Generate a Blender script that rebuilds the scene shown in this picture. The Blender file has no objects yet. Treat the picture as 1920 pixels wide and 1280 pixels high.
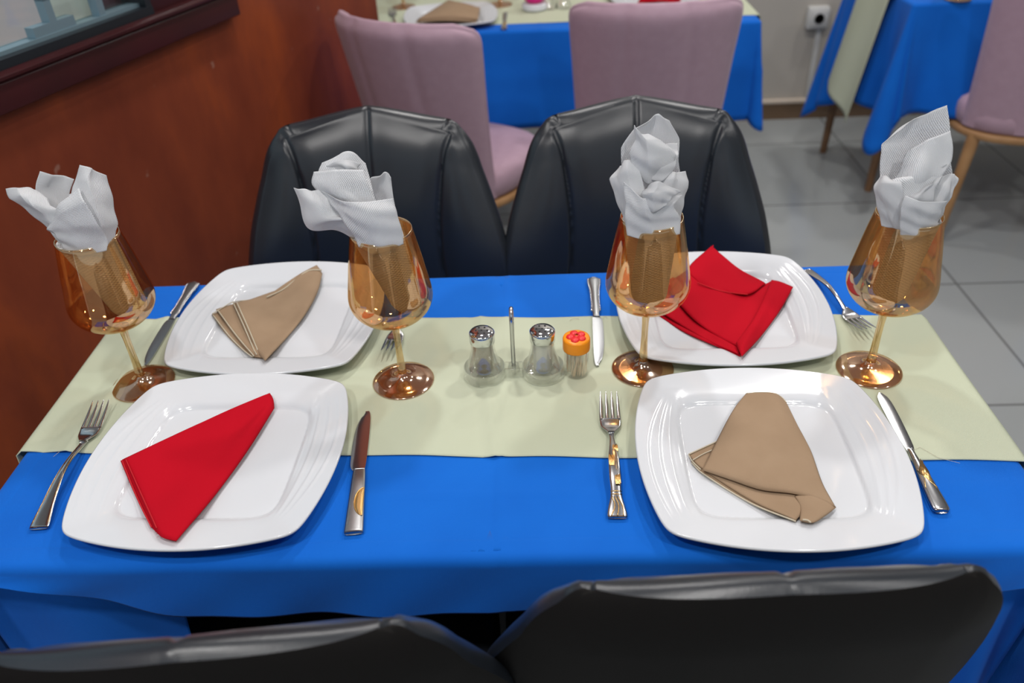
import bpy, bmesh, math, random
import numpy as np
from mathutils import Vector, Matrix

# ------------------------------------------------------------------ camera, world, exposure
scn = bpy.context.scene
COL = scn.collection
FPX = 1537.0
CAMZ = 1.43
RM = np.array([[0.9989709, 0.02727252, 0.03624007],
               [0.01379726, 0.57842347, -0.81561997],
               [-0.04320612, 0.81528063, 0.57745193]])
cd = bpy.data.cameras.new('camera')
cam = bpy.data.objects.new('camera', cd)
COL.objects.link(cam)
m4 = Matrix([list(RM[i]) + [0.0] for i in range(3)] + [[0, 0, 0, 1]])
m4[2][3] = CAMZ
cam.matrix_world = m4
cd.sensor_width = 36.0
cd.lens = FPX / 1920 * 36.0
cd.clip_start = 0.02
cd.dof.use_dof = True
cd.dof.focus_distance = 0.98
cd.dof.aperture_fstop = 4.0
scn.camera = cam

world = bpy.data.worlds.new('world')
scn.world = world
world.use_nodes = True
bgn = world.node_tree.nodes['Background']
bgn.inputs[0].default_value = (0.72, 0.86, 1.0, 1)
bgn.inputs[1].default_value = 0.68
scn.view_settings.view_transform = 'Standard'
scn.view_settings.look = 'None'
scn.view_settings.exposure = -0.15
scn.view_settings.gamma = 1.0
scn.view_settings.use_curve_mapping = False
scn.cycles.transparent_max_bounces = 32
scn.cycles.max_bounces = 12
scn.cycles.sample_clamp_indirect = 6.0

CEIL = 2.75
LAMPS = [(-0.20, 1.80, 17), (0.85, 1.75, 17), (-0.25, 0.15, 13), (-0.85, -0.35, 20), (0.85, -0.35, 20),
         (1.9, 0.6, 12), (0.45, 3.3, 12), (1.75, 3.15, 17)]
for i, (lx, ly, pw) in enumerate(LAMPS):
    ld = bpy.data.lights.new('downlight_beam', 'AREA')
    ld.shape = 'DISK'; ld.size = 0.16
    ld.energy = pw * 0.78; ld.color = (1.0, 0.97, 0.945)
    lo = bpy.data.objects.new('downlight_beam', ld)
    COL.objects.link(lo); lo.location = (lx, ly, CEIL - 0.03)

# ------------------------------------------------------------------ helpers
PI = math.pi
CC = np.array([0, 0, CAMZ])

def at(px, py, z):
    r = RM @ np.array([px - 960.0, -(py - 640.0), -FPX])
    return CC + r * ((z - CAMZ) / r[2])

def atY(px, py, Y):
    r = RM @ np.array([px - 960.0, -(py - 640.0), -FPX])
    return CC + r * (Y / r[1])

def mat(name, col, rough=0.5, metal=0.0, spec=0.5, noise=None, bump=None, coat=0.0, sheen=0.0, trans=0.0, ior=1.45, emit=None, sss=0.0, vec='Object'):
    m = bpy.data.materials.new(name); m.use_nodes = True
    nt = m.node_tree; p = nt.nodes['Principled BSDF']
    p.inputs['Base Color'].default_value = (*col, 1)
    p.inputs['Roughness'].default_value = rough
    p.inputs['Metallic'].default_value = metal
    p.inputs['Specular IOR Level'].default_value = spec
    p.inputs['Coat Weight'].default_value = coat
    p.inputs['Coat Roughness'].default_value = 0.08
    p.inputs['Sheen Weight'].default_value = sheen
    p.inputs['Transmission Weight'].default_value = trans
    p.inputs['IOR'].default_value = ior
    if emit:
        p.inputs['Emission Color'].default_value = (*col, 1)
        p.inputs['Emission Strength'].default_value = emit
    tc = nt.nodes.new('ShaderNodeTexCoord')
    if noise:      # (colour2, scale, detail, lo, hi)
        n = nt.nodes.new('ShaderNodeTexNoise'); n.inputs['Scale'].default_value = noise[1]
        n.inputs['Detail'].default_value = noise[2]
        nt.links.new(tc.outputs[vec], n.inputs['Vector'])
        cr = nt.nodes.new('ShaderNodeValToRGB')
        cr.color_ramp.elements[0].position = noise[3]; cr.color_ramp.elements[1].position = noise[4]
        cr.color_ramp.elements[0].color = (*col, 1); cr.color_ramp.elements[1].color = (*noise[0], 1)
        nt.links.new(n.outputs['Fac'], cr.inputs['Fac'])
        nt.links.new(cr.outputs['Color'], p.inputs['Base Color'])
    if bump:       # (kind, scale, strength, distance)
        if bump[0] == 'noise':
            n = nt.nodes.new('ShaderNodeTexNoise'); n.inputs['Scale'].default_value = bump[1]
            n.inputs['Detail'].default_value = 3
            nt.links.new(tc.outputs[vec], n.inputs['Vector']); out = n.outputs['Fac']
        elif bump[0] == 'leather':
            n = nt.nodes.new('ShaderNodeTexVoronoi'); n.inputs['Scale'].default_value = bump[1]
            nt.links.new(tc.outputs[vec], n.inputs['Vector']); out = n.outputs['Distance']
        else:      # weave / waffle on the uv grid
            sx = nt.nodes.new('ShaderNodeSeparateXYZ')
            nt.links.new(tc.outputs['UV' if bump[0] == 'waffle' else vec], sx.inputs[0])
            sn = []
            for k in ('X', 'Y'):
                mu = nt.nodes.new('ShaderNodeMath'); mu.operation = 'MULTIPLY'; mu.inputs[1].default_value = bump[1]
                nt.links.new(sx.outputs[k], mu.inputs[0])
                si = nt.nodes.new('ShaderNodeMath'); si.operation = 'SINE'
                nt.links.new(mu.outputs[0], si.inputs[0]); sn.append(si)
            pr = nt.nodes.new('ShaderNodeMath'); pr.operation = 'MULTIPLY'
            nt.links.new(sn[0].outputs[0], pr.inputs[0]); nt.links.new(sn[1].outputs[0], pr.inputs[1])
            out = pr.outputs[0]
        b = nt.nodes.new('ShaderNodeBump'); b.inputs['Strength'].default_value = bump[2]
        b.inputs['Distance'].default_value = bump[3]
        nt.links.new(out, b.inputs['Height']); nt.links.new(b.outputs['Normal'], p.inputs['Normal'])
    return m

def thin_glass(name, tcol, gcol, base, edge, rough=0.02, power=3.0):
    m = bpy.data.materials.new(name); m.use_nodes = True
    nt = m.node_tree; nt.nodes.clear()
    o = nt.nodes.new('ShaderNodeOutputMaterial')
    t = nt.nodes.new('ShaderNodeBsdfTransparent'); t.inputs[0].default_value = (*tcol, 1)
    g = nt.nodes.new('ShaderNodeBsdfGlossy'); g.inputs[0].default_value = (*gcol, 1)
    g.inputs['Roughness'].default_value = rough
    lw = nt.nodes.new('ShaderNodeLayerWeight'); lw.inputs[0].default_value = 0.5
    pw = nt.nodes.new('ShaderNodeMath'); pw.operation = 'POWER'; pw.inputs[1].default_value = power
    nt.links.new(lw.outputs['Facing'], pw.inputs[0])
    ma = nt.nodes.new('ShaderNodeMath'); ma.operation = 'MULTIPLY_ADD'
    ma.inputs[1].default_value = edge - base; ma.inputs[2].default_value = base
    nt.links.new(pw.outputs[0], ma.inputs[0])
    mx = nt.nodes.new('ShaderNodeMixShader')
    nt.links.new(ma.outputs[0], mx.inputs[0]); nt.links.new(t.outputs[0], mx.inputs[1]); nt.links.new(g.outputs[0], mx.inputs[2])
    nt.links.new(mx.outputs[0], o.inputs[0])
    return m

M = {}
M['blue'] = mat('blue_cotton', (0.004, 0.120, 0.560), 0.8, spec=0.15, sheen=0.05, noise=((0.005, 0.140, 0.62), 6, 3, 0.35, 0.7), bump=('weave', 5200, 0.25, 0.0003))
M['green'] = mat('pale_green_cotton', (0.51, 0.545, 0.405), 0.8, spec=0.15, noise=((0.54, 0.575, 0.435), 5, 3, 0.35, 0.7), bump=('weave', 4500, 0.2, 0.0003))
M['red'] = mat('red_cotton', (0.47, 0.003, 0.014), 0.85, spec=0.12, sheen=0.0, bump=('noise', 900, 0.25, 0.0006))
M['khaki'] = mat('khaki_cotton', (0.345, 0.240, 0.155), 0.85, spec=0.15, sheen=0.0, noise=((0.32, 0.22, 0.14), 30, 3, 0.3, 0.7), bump=('noise', 900, 0.3, 0.0006))
M['stitch'] = mat('cream_thread', (0.62, 0.55, 0.42), 0.9, bump=('noise', 1500, 0.8, 0.001))
M['redstitch'] = mat('red_thread', (0.60, 0.01, 0.02), 0.9, bump=('noise', 1500, 0.8, 0.001))
M['china'] = mat('white_china', (0.67, 0.69, 0.725), 0.12, spec=0.5, coat=0.15)
M['paper'] = mat('white_paper', (0.93, 0.94, 0.96), 0.9, spec=0.1, bump=('waffle', 210, 0.6, 0.0011))
_nt = M['paper'].node_tree; _o = _nt.nodes['Material Output']; _p = _nt.nodes['Principled BSDF']
_tl = _nt.nodes.new('ShaderNodeBsdfTranslucent'); _tl.inputs[0].default_value = (0.93, 0.94, 0.96, 1)
_mx = _nt.nodes.new('ShaderNodeMixShader'); _mx.inputs[0].default_value = 0.3
_nt.links.new(_p.outputs[0], _mx.inputs[1]); _nt.links.new(_tl.outputs[0], _mx.inputs[2]); _nt.links.new(_mx.outputs[0], _o.inputs[0])
M['leather'] = mat('black_leather', (0.011, 0.015, 0.021), 0.33, spec=0.75, bump=('leather', 700, 0.12, 0.0006), noise=((0.014, 0.017, 0.022), 4, 3, 0.3, 0.7))
M['leatherback'] = mat('black_leatherette', (0.009, 0.008, 0.0075), 0.62, spec=0.12, bump=('leather', 800, 0.15, 0.0005))
M['piping'] = mat('black_piping', (0.008, 0.009, 0.011), 0.3, spec=0.6)
M['blackmetal'] = mat('black_metal', (0.012, 0.012, 0.013), 0.35, spec=0.5)
M['pink'] = mat('mauve_fabric', (0.43, 0.285, 0.355), 0.65, spec=0.35, sheen=0.2, noise=((0.46, 0.31, 0.385), 40, 4, 0.3, 0.7), bump=('noise', 500, 0.3, 0.0015))
M['beech'] = mat('light_beech_wood', (0.42, 0.235, 0.105), 0.45, noise=((0.34, 0.18, 0.075), 14, 4, 0.35, 0.65))
M['walnut'] = mat('brown_wood', (0.26, 0.14, 0.07), 0.45, noise=((0.19, 0.10, 0.048), 14, 4, 0.35, 0.65))
M['steel'] = mat('stainless_steel', (0.62, 0.62, 0.63), 0.16, metal=1.0)
M['steel_dull'] = mat('worn_steel', (0.45, 0.46, 0.47), 0.33, metal=1.0, bump=('noise', 300, 0.1, 0.0005))
M['gold'] = mat('gold_plate', (0.78, 0.50, 0.20), 0.25, metal=1.0, bump=('noise', 1500, 0.3, 0.0005))
M['chrome'] = mat('chrome', (0.75, 0.76, 0.78), 0.07, metal=1.0)
M['bowl'] = thin_glass('amber_lustre_glass', (0.975, 0.83, 0.635), (1.0, 0.79, 0.54), 0.23, 0.65)
M['stem'] = thin_glass('amber_stem_glass', (0.88, 0.74, 0.52), (1.0, 0.87, 0.66), 0.30, 0.85)
M['foot'] = thin_glass('copper_lustre_glass', (0.88, 0.64, 0.42), (1.0, 0.82, 0.66), 0.40, 0.85, 0.10)
M['rim'] = mat('gold_rim', (0.95, 0.75, 0.48), 0.15, metal=1.0)
M['clear'] = thin_glass('clear_glass', (0.985, 0.985, 0.98), (1, 1, 1), 0.13, 0.95, power=2.0)
M['jar'] = thin_glass('thin_clear_plastic', (0.985, 0.985, 0.98), (1, 1, 1), 0.035, 0.6)
M['pepper'] = mat('pepper_grains', (0.26, 0.20, 0.145), 0.95, noise=((0.40, 0.33, 0.26), 900, 3, 0.3, 0.7))
M['salt'] = mat('salt_grains', (0.72, 0.70, 0.65), 0.95, bump=('noise', 900, 0.6, 0.001))
M['orange'] = mat('orange_plastic', (0.93, 0.30, 0.008), 0.3, spec=0.5)
M['flower'] = mat('red_plastic', (0.80, 0.03, 0.035), 0.3, spec=0.5)
M['pick'] = mat('bamboo', (0.80, 0.56, 0.36), 0.7)
M['magenta'] = mat('magenta_glaze', (0.85, 0.004, 0.26), 0.35)
M['wall_beige'] = mat('beige_wall_paint', (0.47, 0.44, 0.39), 0.8, noise=((0.50, 0.46, 0.41), 1.5, 3, 0.3, 0.7))
M['cream'] = mat('cream_trim', (0.66, 0.56, 0.46), 0.5)
M['browntile'] = mat('brown_skirting_tile', (0.22, 0.14, 0.085), 0.35, noise=((0.17, 0.105, 0.06), 5, 4, 0.35, 0.65))
M['ceiling'] = mat('white_ceiling', (0.62, 0.62, 0.61), 0.9)
M['mahogany'] = mat('mahogany_trim', (0.040, 0.006, 0.008), 0.28, spec=0.35, coat=0.0, noise=((0.03, 0.006, 0.007), 8, 4, 0.3, 0.7))
M['alu'] = mat('grey_blue_aluminium', (0.22, 0.32, 0.37), 0.35, metal=0.5)
M['rubber'] = mat('black_rubber', (0.008, 0.011, 0.015), 0.45)
M['pane'] = thin_glass('window_glass', (0.92, 0.96, 0.95), (1, 1, 1), 0.05, 0.5)
M['plastic'] = mat('white_plastic', (0.62, 0.62, 0.60), 0.4)
M['dark'] = mat('dark_hole', (0.02, 0.02, 0.02), 0.6)
M['lamp'] = mat('lamp_glow', (1.0, 0.96, 0.90), 0.5, emit=14.0)
M['pavement'] = mat('pinkish_paving', (0.78, 0.54, 0.46), 0.8, noise=((0.66, 0.50, 0.45), 3.5, 5, 0.3, 0.7))
M['card'] = mat('white_card', (0.75, 0.78, 0.72), 0.7)
M['greenplastic'] = mat('green_sprig', (0.16, 0.33, 0.12), 0.5)

# red-brown lacquered wall, mottled, with a few scuffs
def red_wall():
    m = mat('red_brown_panel', (0.15, 0.028, 0.010), 0.50, spec=0.3)
    nt = m.node_tree; p = nt.nodes['Principled BSDF']
    tc = nt.nodes.new('ShaderNodeTexCoord')
    mp = nt.nodes.new('ShaderNodeMapping'); mp.inputs['Scale'].default_value = (1, 1, 0.45)
    nt.links.new(tc.outputs['Object'], mp.inputs[0])
    n1 = nt.nodes.new('ShaderNodeTexNoise'); n1.inputs['Scale'].default_value = 4.5; n1.inputs['Detail'].default_value = 6; n1.inputs['Roughness'].default_value = 0.6
    nt.links.new(mp.outputs[0], n1.inputs['Vector'])
    cr = nt.nodes.new('ShaderNodeValToRGB')
    e = cr.color_ramp.elements
    e[0].position = 0.3; e[0].color = (0.145, 0.026, 0.011, 1)
    e[1].position = 0.75; e[1].color = (0.33, 0.065, 0.015, 1)
    k = e.new(0.52); k.color = (0.205, 0.040, 0.015, 1)
    nt.links.new(n1.outputs['Fac'], cr.inputs['Fac'])
    n2 = nt.nodes.new('ShaderNodeTexNoise'); n2.inputs['Scale'].default_value = 26; n2.inputs['Detail'].default_value = 2
    nt.links.new(tc.outputs['Object'], n2.inputs['Vector'])
    c2 = nt.nodes.new('ShaderNodeValToRGB')
    c2.color_ramp.elements[0].position = 0.745; c2.color_ramp.elements[0].color = (0, 0, 0, 1)
    c2.color_ramp.elements[1].position = 0.80; c2.color_ramp.elements[1].color = (0.5, 0.5, 0.5, 1)
    nt.links.new(n2.outputs['Fac'], c2.inputs['Fac'])
    mx = nt.nodes.new('ShaderNodeMixRGB'); mx.inputs[2].default_value = (0.36, 0.22, 0.17, 1)
    nt.links.new(c2.outputs['Color'], mx.inputs[0]); nt.links.new(cr.outputs['Color'], mx.inputs[1])
    nt.links.new(mx.outputs[0], p.inputs['Base Color'])
    return m
M['redwall'] = red_wall()

# grey floor tiles with grout
def tile_mat():
    m = mat('grey_floor_tile', (0.33, 0.345, 0.345), 0.16, spec=0.5)
    nt = m.node_tree; p = nt.nodes['Principled BSDF']
    tc = nt.nodes.new('ShaderNodeTexCoord')
    mp = nt.nodes.new('ShaderNodeMapping')
    mp.inputs['Location'].default_value = (-1.335 + 1.2, -2.272 + 2.4, 0)
    nt.links.new(tc.outputs['Object'], mp.inputs[0])
    br = nt.nodes.new('ShaderNodeTexBrick')
    br.offset = 0.0; br.squash = 1.0
    br.inputs['Scale'].default_value = 1.0
    br.inputs['Brick Width'].default_value = 0.6; br.inputs['Row Height'].default_value = 0.6
    br.inputs['Mortar Size'].default_value = 0.004; br.inputs['Mortar Smooth'].default_value = 0.1
    br.inputs['Color1'].default_value = (0.36, 0.38, 0.38, 1); br.inputs['Color2'].default_value = (0.335, 0.355, 0.355, 1)
    br.inputs['Mortar'].default_value = (0.15, 0.155, 0.155, 1)
    nt.links.new(mp.outputs[0], br.inputs['Vector'])
    nt.links.new(br.outputs['Color'], p.inputs['Base Color'])
    return m
M['tile'] = tile_mat()

class MB:
    def __init__(s): s.v = []; s.f = []; s.uv = {}
    def add(s, vs, fs):
        o = len(s.v); s.v += [tuple(map(float, p)) for p in vs]; s.f += [tuple(i + o for i in f) for f in fs]; return o
    def grid(s, P, closeu=False, closev=False, flip=False):   # P[i][j] -> xyz
        P = np.asarray(P, float); n, k = P.shape[:2]; o = len(s.v)
        s.v += [tuple(p) for p in P.reshape(-1, 3)]
        for i in range(n if closeu else n - 1):
            for j in range(k if closev else k - 1):
                a = o + i * k + j; b = o + ((i + 1) % n) * k + j
                c = o + ((i + 1) % n) * k + (j + 1) % k; d = o + i * k + (j + 1) % k
                s.f.append((a, d, c, b) if flip else (a, b, c, d))
        for i in range(n):
            for j in range(k): s.uv[o + i * k + j] = (i / max(n - 1, 1), j / max(k - 1, 1))
        return o
    def box(s, c, d, rz=0, bev=0.0):
        x, y, z = [q / 2 for q in d]
        if bev <= 0:
            vs = [(sx * x, sy * y, sz * z) for sx in (-1, 1) for sy in (-1, 1) for sz in (-1, 1)]
            fs = [(0, 1, 3, 2), (4, 6, 7, 5), (0, 4, 5, 1), (2, 3, 7, 6), (0, 2, 6, 4), (1, 5, 7, 3)]
        else:
            b = min(bev, x * .98, y * .98, z * .98); vs = []; fs = []
            prof = [(-z, b), (-z + b * .3, b * .3), (-z + b, 0), (z - b, 0), (z - b * .3, b * .3), (z, b)]
            ring = []
            for (zz, ins) in prof:
                pts = []
                for (cx, cy, a0) in ((x - b, y - b, 0), (-x + b, y - b, PI / 2), (-x + b, -y + b, PI), (x - b, -y + b, 1.5 * PI)):
                    for k in range(4):
                        a = a0 + k * PI / 6; r = b - ins if ins < b else 0
                        r = max(b - ins, 0)
                        pts.append((cx + r * math.cos(a), cy + r * math.sin(a), zz))
                ring.append(pts)
            for pts in ring: vs += pts
            for i in range(len(prof) - 1):
                for j in range(16): fs.append((i * 16 + j, i * 16 + (j + 1) % 16, (i + 1) * 16 + (j + 1) % 16, (i + 1) * 16 + j))
            fs.append(tuple(range(15, -1, -1))); fs.append(tuple(80 + j for j in range(16)))
        ca, sa = math.cos(rz), math.sin(rz)
        s.add([(c[0] + p[0] * ca - p[1] * sa, c[1] + p[0] * sa + p[1] * ca, c[2] + p[2]) for p in vs], fs)
    def tube(s, pts, r, n=10, closed=False, cap=True):
        pts = [Vector(tuple(map(float, p))) for p in pts]; N = len(pts)
        rs = r if hasattr(r, '__len__') else [r] * N
        rings = []; up = None
        for i, p in enumerate(pts):
            if closed: t = pts[(i + 1) % N] - pts[i - 1]
            else: t = pts[min(i + 1, N - 1)] - pts[max(i - 1, 0)]
            t.normalize()
            if up is None: up = Vector((0, 0, 1)) if abs(t.z) < 0.9 else Vector((1, 0, 0))
            a = t.cross(up); a.normalize(); b = a.cross(t); up = b
            rings.append([tuple(p + (a * math.cos(2 * PI * k / n) + b * math.sin(2 * PI * k / n)) * rs[i]) for k in range(n)])
        o = s.grid(rings, closeu=closed, closev=True)
        if cap and not closed:
            s.f.append(tuple(o + k for k in range(n))); s.f.append(tuple(o + (N - 1) * n + k for k in range(n - 1, -1, -1)))
    def lathe(s, prof, n=48, c=(0, 0, 0)):
        rings = [[(c[0] + max(r, 1e-5) * math.cos(2 * PI * k / n), c[1] + max(r, 1e-5) * math.sin(2 * PI * k / n), c[2] + z) for k in range(n)] for r, z in prof]
        s.grid(rings, closev=True, flip=True)
    def build(s, name, m, parent=None, smooth=True, thick=0.0, auto=None, sub=0, offset=0.0, weld=0.0):
        me = bpy.data.meshes.new(name)
        me.from_pydata(s.v, [], s.f); me.update()
        if weld:
            bm = bmesh.new(); bm.from_mesh(me); bmesh.ops.remove_doubles(bm, verts=bm.verts, dist=weld)
            bmesh.ops.recalc_face_normals(bm, faces=bm.faces); bm.to_mesh(me); bm.free(); s.uv = {}
        if s.uv:
            ul = me.uv_layers.new(name='uv'); idx = np.empty(len(me.loops), int); me.loops.foreach_get('vertex_index', idx)
            tab = np.zeros((len(s.v), 2))
            for k, v in s.uv.items(): tab[k] = v
            ul.data.foreach_set('uv', tab[idx].ravel())
        me.polygons.foreach_set('use_smooth', [smooth] * len(me.polygons))
        if auto is not None:
            me.set_sharp_from_angle(angle=math.radians(auto))
        me.materials.append(m)
        o = bpy.data.objects.new(name, me); COL.objects.link(o)
        if parent is not None: o.parent = parent
        if thick:
            q = o.modifiers.new('solid', 'SOLIDIFY'); q.thickness = thick; q.offset = offset
        if sub:
            q = o.modifiers.new('sub', 'SUBSURF'); q.levels = sub; q.render_levels = sub
        return o

def tag(o, label, cat, group=None, kind=None):
    if label: o['label'] = label
    if cat: o['category'] = cat
    if group: o['group'] = group
    if kind: o['kind'] = kind
    return o

def thing(name, loc, rz, label, cat, group=None):
    o = bpy.data.objects.new(name, None); COL.objects.link(o)
    o.empty_display_size = 0.05
    o.location = tuple(map(float, loc)); o.rotation_euler = (0, 0, rz)
    return tag(o, label, cat, group)

def struct(o):
    o['kind'] = 'structure'; return o

def kids(o): return [c for c in bpy.data.objects if c.parent == o]

def dup(root, loc, rz, label, group=None):
    def cp(o, par):
        c = o.copy(); COL.objects.link(c)
        if par is not None: c.parent = par
        for ch in kids(o): cp(ch, c)
        return c
    r = cp(root, None); r.location = tuple(map(float, loc)); r.rotation_euler = (0, 0, rz)
    r['label'] = label
    if group: r['group'] = group
    return r

def interp(tab, x):
    xs = [a for a, b in tab]; ys = [b for a, b in tab]
    return float(np.interp(x, xs, ys))

def smooth_interp(tab, x):     # Catmull-Rom through a table
    xs = [a for a, b in tab]; ys = [b for a, b in tab]; n = len(xs)
    if x <= xs[0]: return ys[0]
    if x >= xs[-1]: return ys[-1]
    i = max(k for k in range(n - 1) if xs[k] <= x)
    h = xs[i + 1] - xs[i]; t = (x - xs[i]) / h
    def sl(k):
        if k == 0: return (ys[1] - ys[0]) / (xs[1] - xs[0])
        if k == n - 1: return (ys[-1] - ys[-2]) / (xs[-1] - xs[-2])
        return (ys[k + 1] - ys[k - 1]) / (xs[k + 1] - xs[k - 1])
    a, b = sl(i) * h, sl(i + 1) * h
    return ys[i] * (2 * t**3 - 3 * t**2 + 1) + a * (t**3 - 2 * t**2 + t) + ys[i + 1] * (-2 * t**3 + 3 * t**2) + b * (t**3 - t**2)

def pline(P, n, soft=0.35):    # piecewise-linear resample with slightly eased corners
    P = np.asarray(P, float); d = np.r_[0, np.cumsum(np.linalg.norm(np.diff(P, axis=0), axis=1) + 1e-9)]
    t = np.linspace(0, d[-1], n); A = np.stack([np.interp(t, d, P[:, k]) for k in range(P.shape[1])], 1)
    return A * (1 - soft) + crom(P, n) * soft

def crom(P, n):                # Catmull-Rom resample of a polyline (chord param) to n points
    P = np.asarray(P, float)
    if len(P) == 2: return np.array([P[0] + (P[1] - P[0]) * t for t in np.linspace(0, 1, n)])
    d = np.r_[0, np.cumsum(np.linalg.norm(np.diff(P, axis=0), axis=1) + 1e-9)]
    return np.array([[smooth_interp(list(zip(d, P[:, k])), t) for k in range(P.shape[1])] for t in np.linspace(0, d[-1], n)])

# ------------------------------------------------------------------ the room
def quad(name, a, b, c, d, m):
    q = MB(); q.add([a, b, c, d], [(0, 1, 2, 3)]); return struct(q.build(name, m, smooth=False))
def sbox(name, c, d, m, rz=0, bev=0.0, parent=None):
    q = MB(); q.box(c, d, rz, bev); o = q.build(name, m, parent, smooth=bev > 0, auto=40 if bev > 0 else None)
    return struct(o) if parent is None else o

YB = 3.78
sbox('floor', (0.9, 1.0, -0.05), (6.2, 5.8, 0.1), M['tile'])
sbox('wall_back', (0.95, YB + 0.06, 1.4), (6.1, 0.12, 2.8), M['wall_beige'])
sbox('baseboard_back', (0.95, YB - 0.006, 0.038), (6.1, 0.012, 0.076), M['browntile'])
sbox('trim_1', (0.95, YB - 0.011, 0.086), (6.1, 0.022, 0.02), M['cream'], bev=0.005)
sbox('wall_right', (4.0, 1.0, 1.4), (0.12, 5.6, 2.8), M['wall_beige'])
sbox('wall_front_blocker', (0.9, -1.86, 0.4), (6.2, 0.12, 0.8), M['wall_beige'])  # unseen low wall, added to darken the backs of the near chairs
sbox('wall_front_top', (0.9, -1.86, 2.6), (6.2, 0.12, 0.3), M['wall_beige'])  # unseen strip above the opening of the added front wall
sbox('ceiling', (0.9, 1.0, CEIL + 0.05), (6.2, 5.8, 0.1), M['ceiling'])
for i, (lx, ly, pw) in enumerate(LAMPS):
    t = thing('ceiling_light', (lx, ly, CEIL), 0, 'round recessed ceiling spotlight above the dining room', 'ceiling light', 'ceiling spotlights')
    q = MB(); q.lathe([(0.115, 0), (0.115, -0.008), (0.095, -0.012), (0.085, -0.004), (0.085, 0)], 32); q.build('trim_ring', M['plastic'], t)
    q = MB(); q.lathe([(0.0, -0.003), (0.085, -0.003)], 32); q.build('lens', M['lamp'], t)

# red-brown partition wall, turned about 19 degrees, with a glazed opening above a mahogany sill
W0 = np.array([-0.93, 1.372]); WD = np.array([0.331, 0.9436]); WN = np.array([WD[1], -WD[0]])   # WN points into the room
def wp(s, n, z): p = W0 + WD * s + WN * n; return (p[0], p[1], z)
ZT = 0.96      # underside of the sill moulding
WALLEND = 1.36
def wbox(mb, s0, s1, n0, n1, z0, z1):
    vs = [wp(s, n, z) for s in (s0, s1) for n in (n0, n1) for z in (z0, z1)]
    mb.add(vs, [(0, 1, 3, 2), (4, 6, 7, 5), (0, 4, 5, 1), (2, 3, 7, 6), (0, 2, 6, 4), (1, 5, 7, 3)])
q = MB()
wbox(q, -2.3, 0.80, -0.12, 0, 0, 1.03)
wbox(q, 0.62, WALLEND, -0.12, 0, 1.03, 2.75)
wbox(q, 0.80, WALLEND, -0.12, 0, 0, 1.03)
wbox(q, -2.3, 0.62, -0.12, 0, 2.1, 2.75)
struct(q.build('wall_partition', M['redwall'], smooth=False))
# sill: moulded profile swept along the wall
prof = [(0.0, ZT + .012), (0.022, ZT + .012), (0.026, ZT + .015), (0.026, ZT + .058), (0.024, ZT + .061), (0.027, ZT + .063), (0.032, ZT + .067), (0.032, ZT + .072),
        (0.027, ZT + .076), (0.020, ZT + .077), (-0.01, ZT + .077), (-0.04, ZT + .077), (-0.04, ZT + .05)]
q = MB()
P = [[wp(s, n, z) for n, z in prof] for s in np.linspace(-2.3, 0.672, 8)]
o = q.grid(P); q.f.append(tuple(o + 7 * len(prof) + k for k in range(len(prof))))
t = struct(q.build('window_1', M['mahogany'], auto=45)); t['label'] = 'mahogany sill and sliding pane'
q = MB(); wbox(q, -2.3, 0.414, -0.050, 0.016, ZT + .074, ZT + .093); wbox(q, 0.400, 0.416, -0.050, 0.012, ZT + .074, 2.1)
q.build('rubber_track', M['rubber'], t, smooth=False)
q = MB(); wbox(q, -2.3, 0.400, -0.034, -0.004, ZT + .093, ZT + .100); q.build('aluminium_rail', M['alu'], t, smooth=False)
q = MB(); wbox(q, 0.416, 0.62, -0.12, 0.006, ZT + .05, 2.1); q.build('window_jamb', M['mahogany'], t, smooth=False)
q = MB(); wbox(q, -2.3, 0.400, -0.034, -0.026, ZT + .100, 2.1); q.build('pane', M['pane'], t, smooth=False)
# square pull handle on the sliding pane
q = MB()
wbox(q, 0.135, 0.232, -0.026, -0.006, ZT + .098, ZT + .118)
wbox(q, 0.176, 0.192, -0.026, -0.006, ZT + .118, ZT + .168)
wbox(q, 0.176, 0.310, -0.026, -0.006, ZT + .154, ZT + .168)
wbox(q, 0.294, 0.310, -0.026, -0.006, ZT + .098, ZT + .168)
q.build('handle', M['alu'], t, smooth=False)
# paved ground and a card outside the pane
struct(sbox('pavement_outside', (-4.9, 3.4, -0.05), (5.3, 14, 0.1), M['pavement']))
q = MB(); wbox(q, 0.27, 0.37, -0.10, -0.095, ZT + .08, ZT + .30)
tag(q.build('paper_sheet', M['card'], smooth=False), 'white card standing behind the window pane beside the handle', 'card')

# socket and trunking
t = thing('wall_socket', (1.242, YB, 0.459), 0, 'white surface-mounted socket box low on beige back wall', 'socket')
q = MB(); q.box((0, -0.022, 0), (0.092, 0.044, 0.092), 0, 0.008); q.build('housing', M['plastic'], t, auto=40)
q = MB(); q.box((0, -0.047, 0), (0.07, 0.006, 0.07), 0, 0.003); pl = q.build('face_plate', M['plastic'], t, auto=40)
q = MB(); rg = [[(r * math.cos(a), -0.051 + dy, r * math.sin(a)) for a in np.linspace(0, 2 * PI, 24, endpoint=False)] for r, dy in ((0.022, -.0), (0.020, -.002), (0.017, .001), (0.0001, .001))]
q.grid(rg, closev=True); q.build('socket_well', M['dark'], pl)
q = MB(); q.box((1.262, YB - 0.009, 0.255), (0.022, 0.018, 0.318), 0, 0.003)
tag(q.build('cable_trunking', M['plastic'], auto=40), 'thin white cable duct running down the wall below the socket', 'cable duct')

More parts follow.
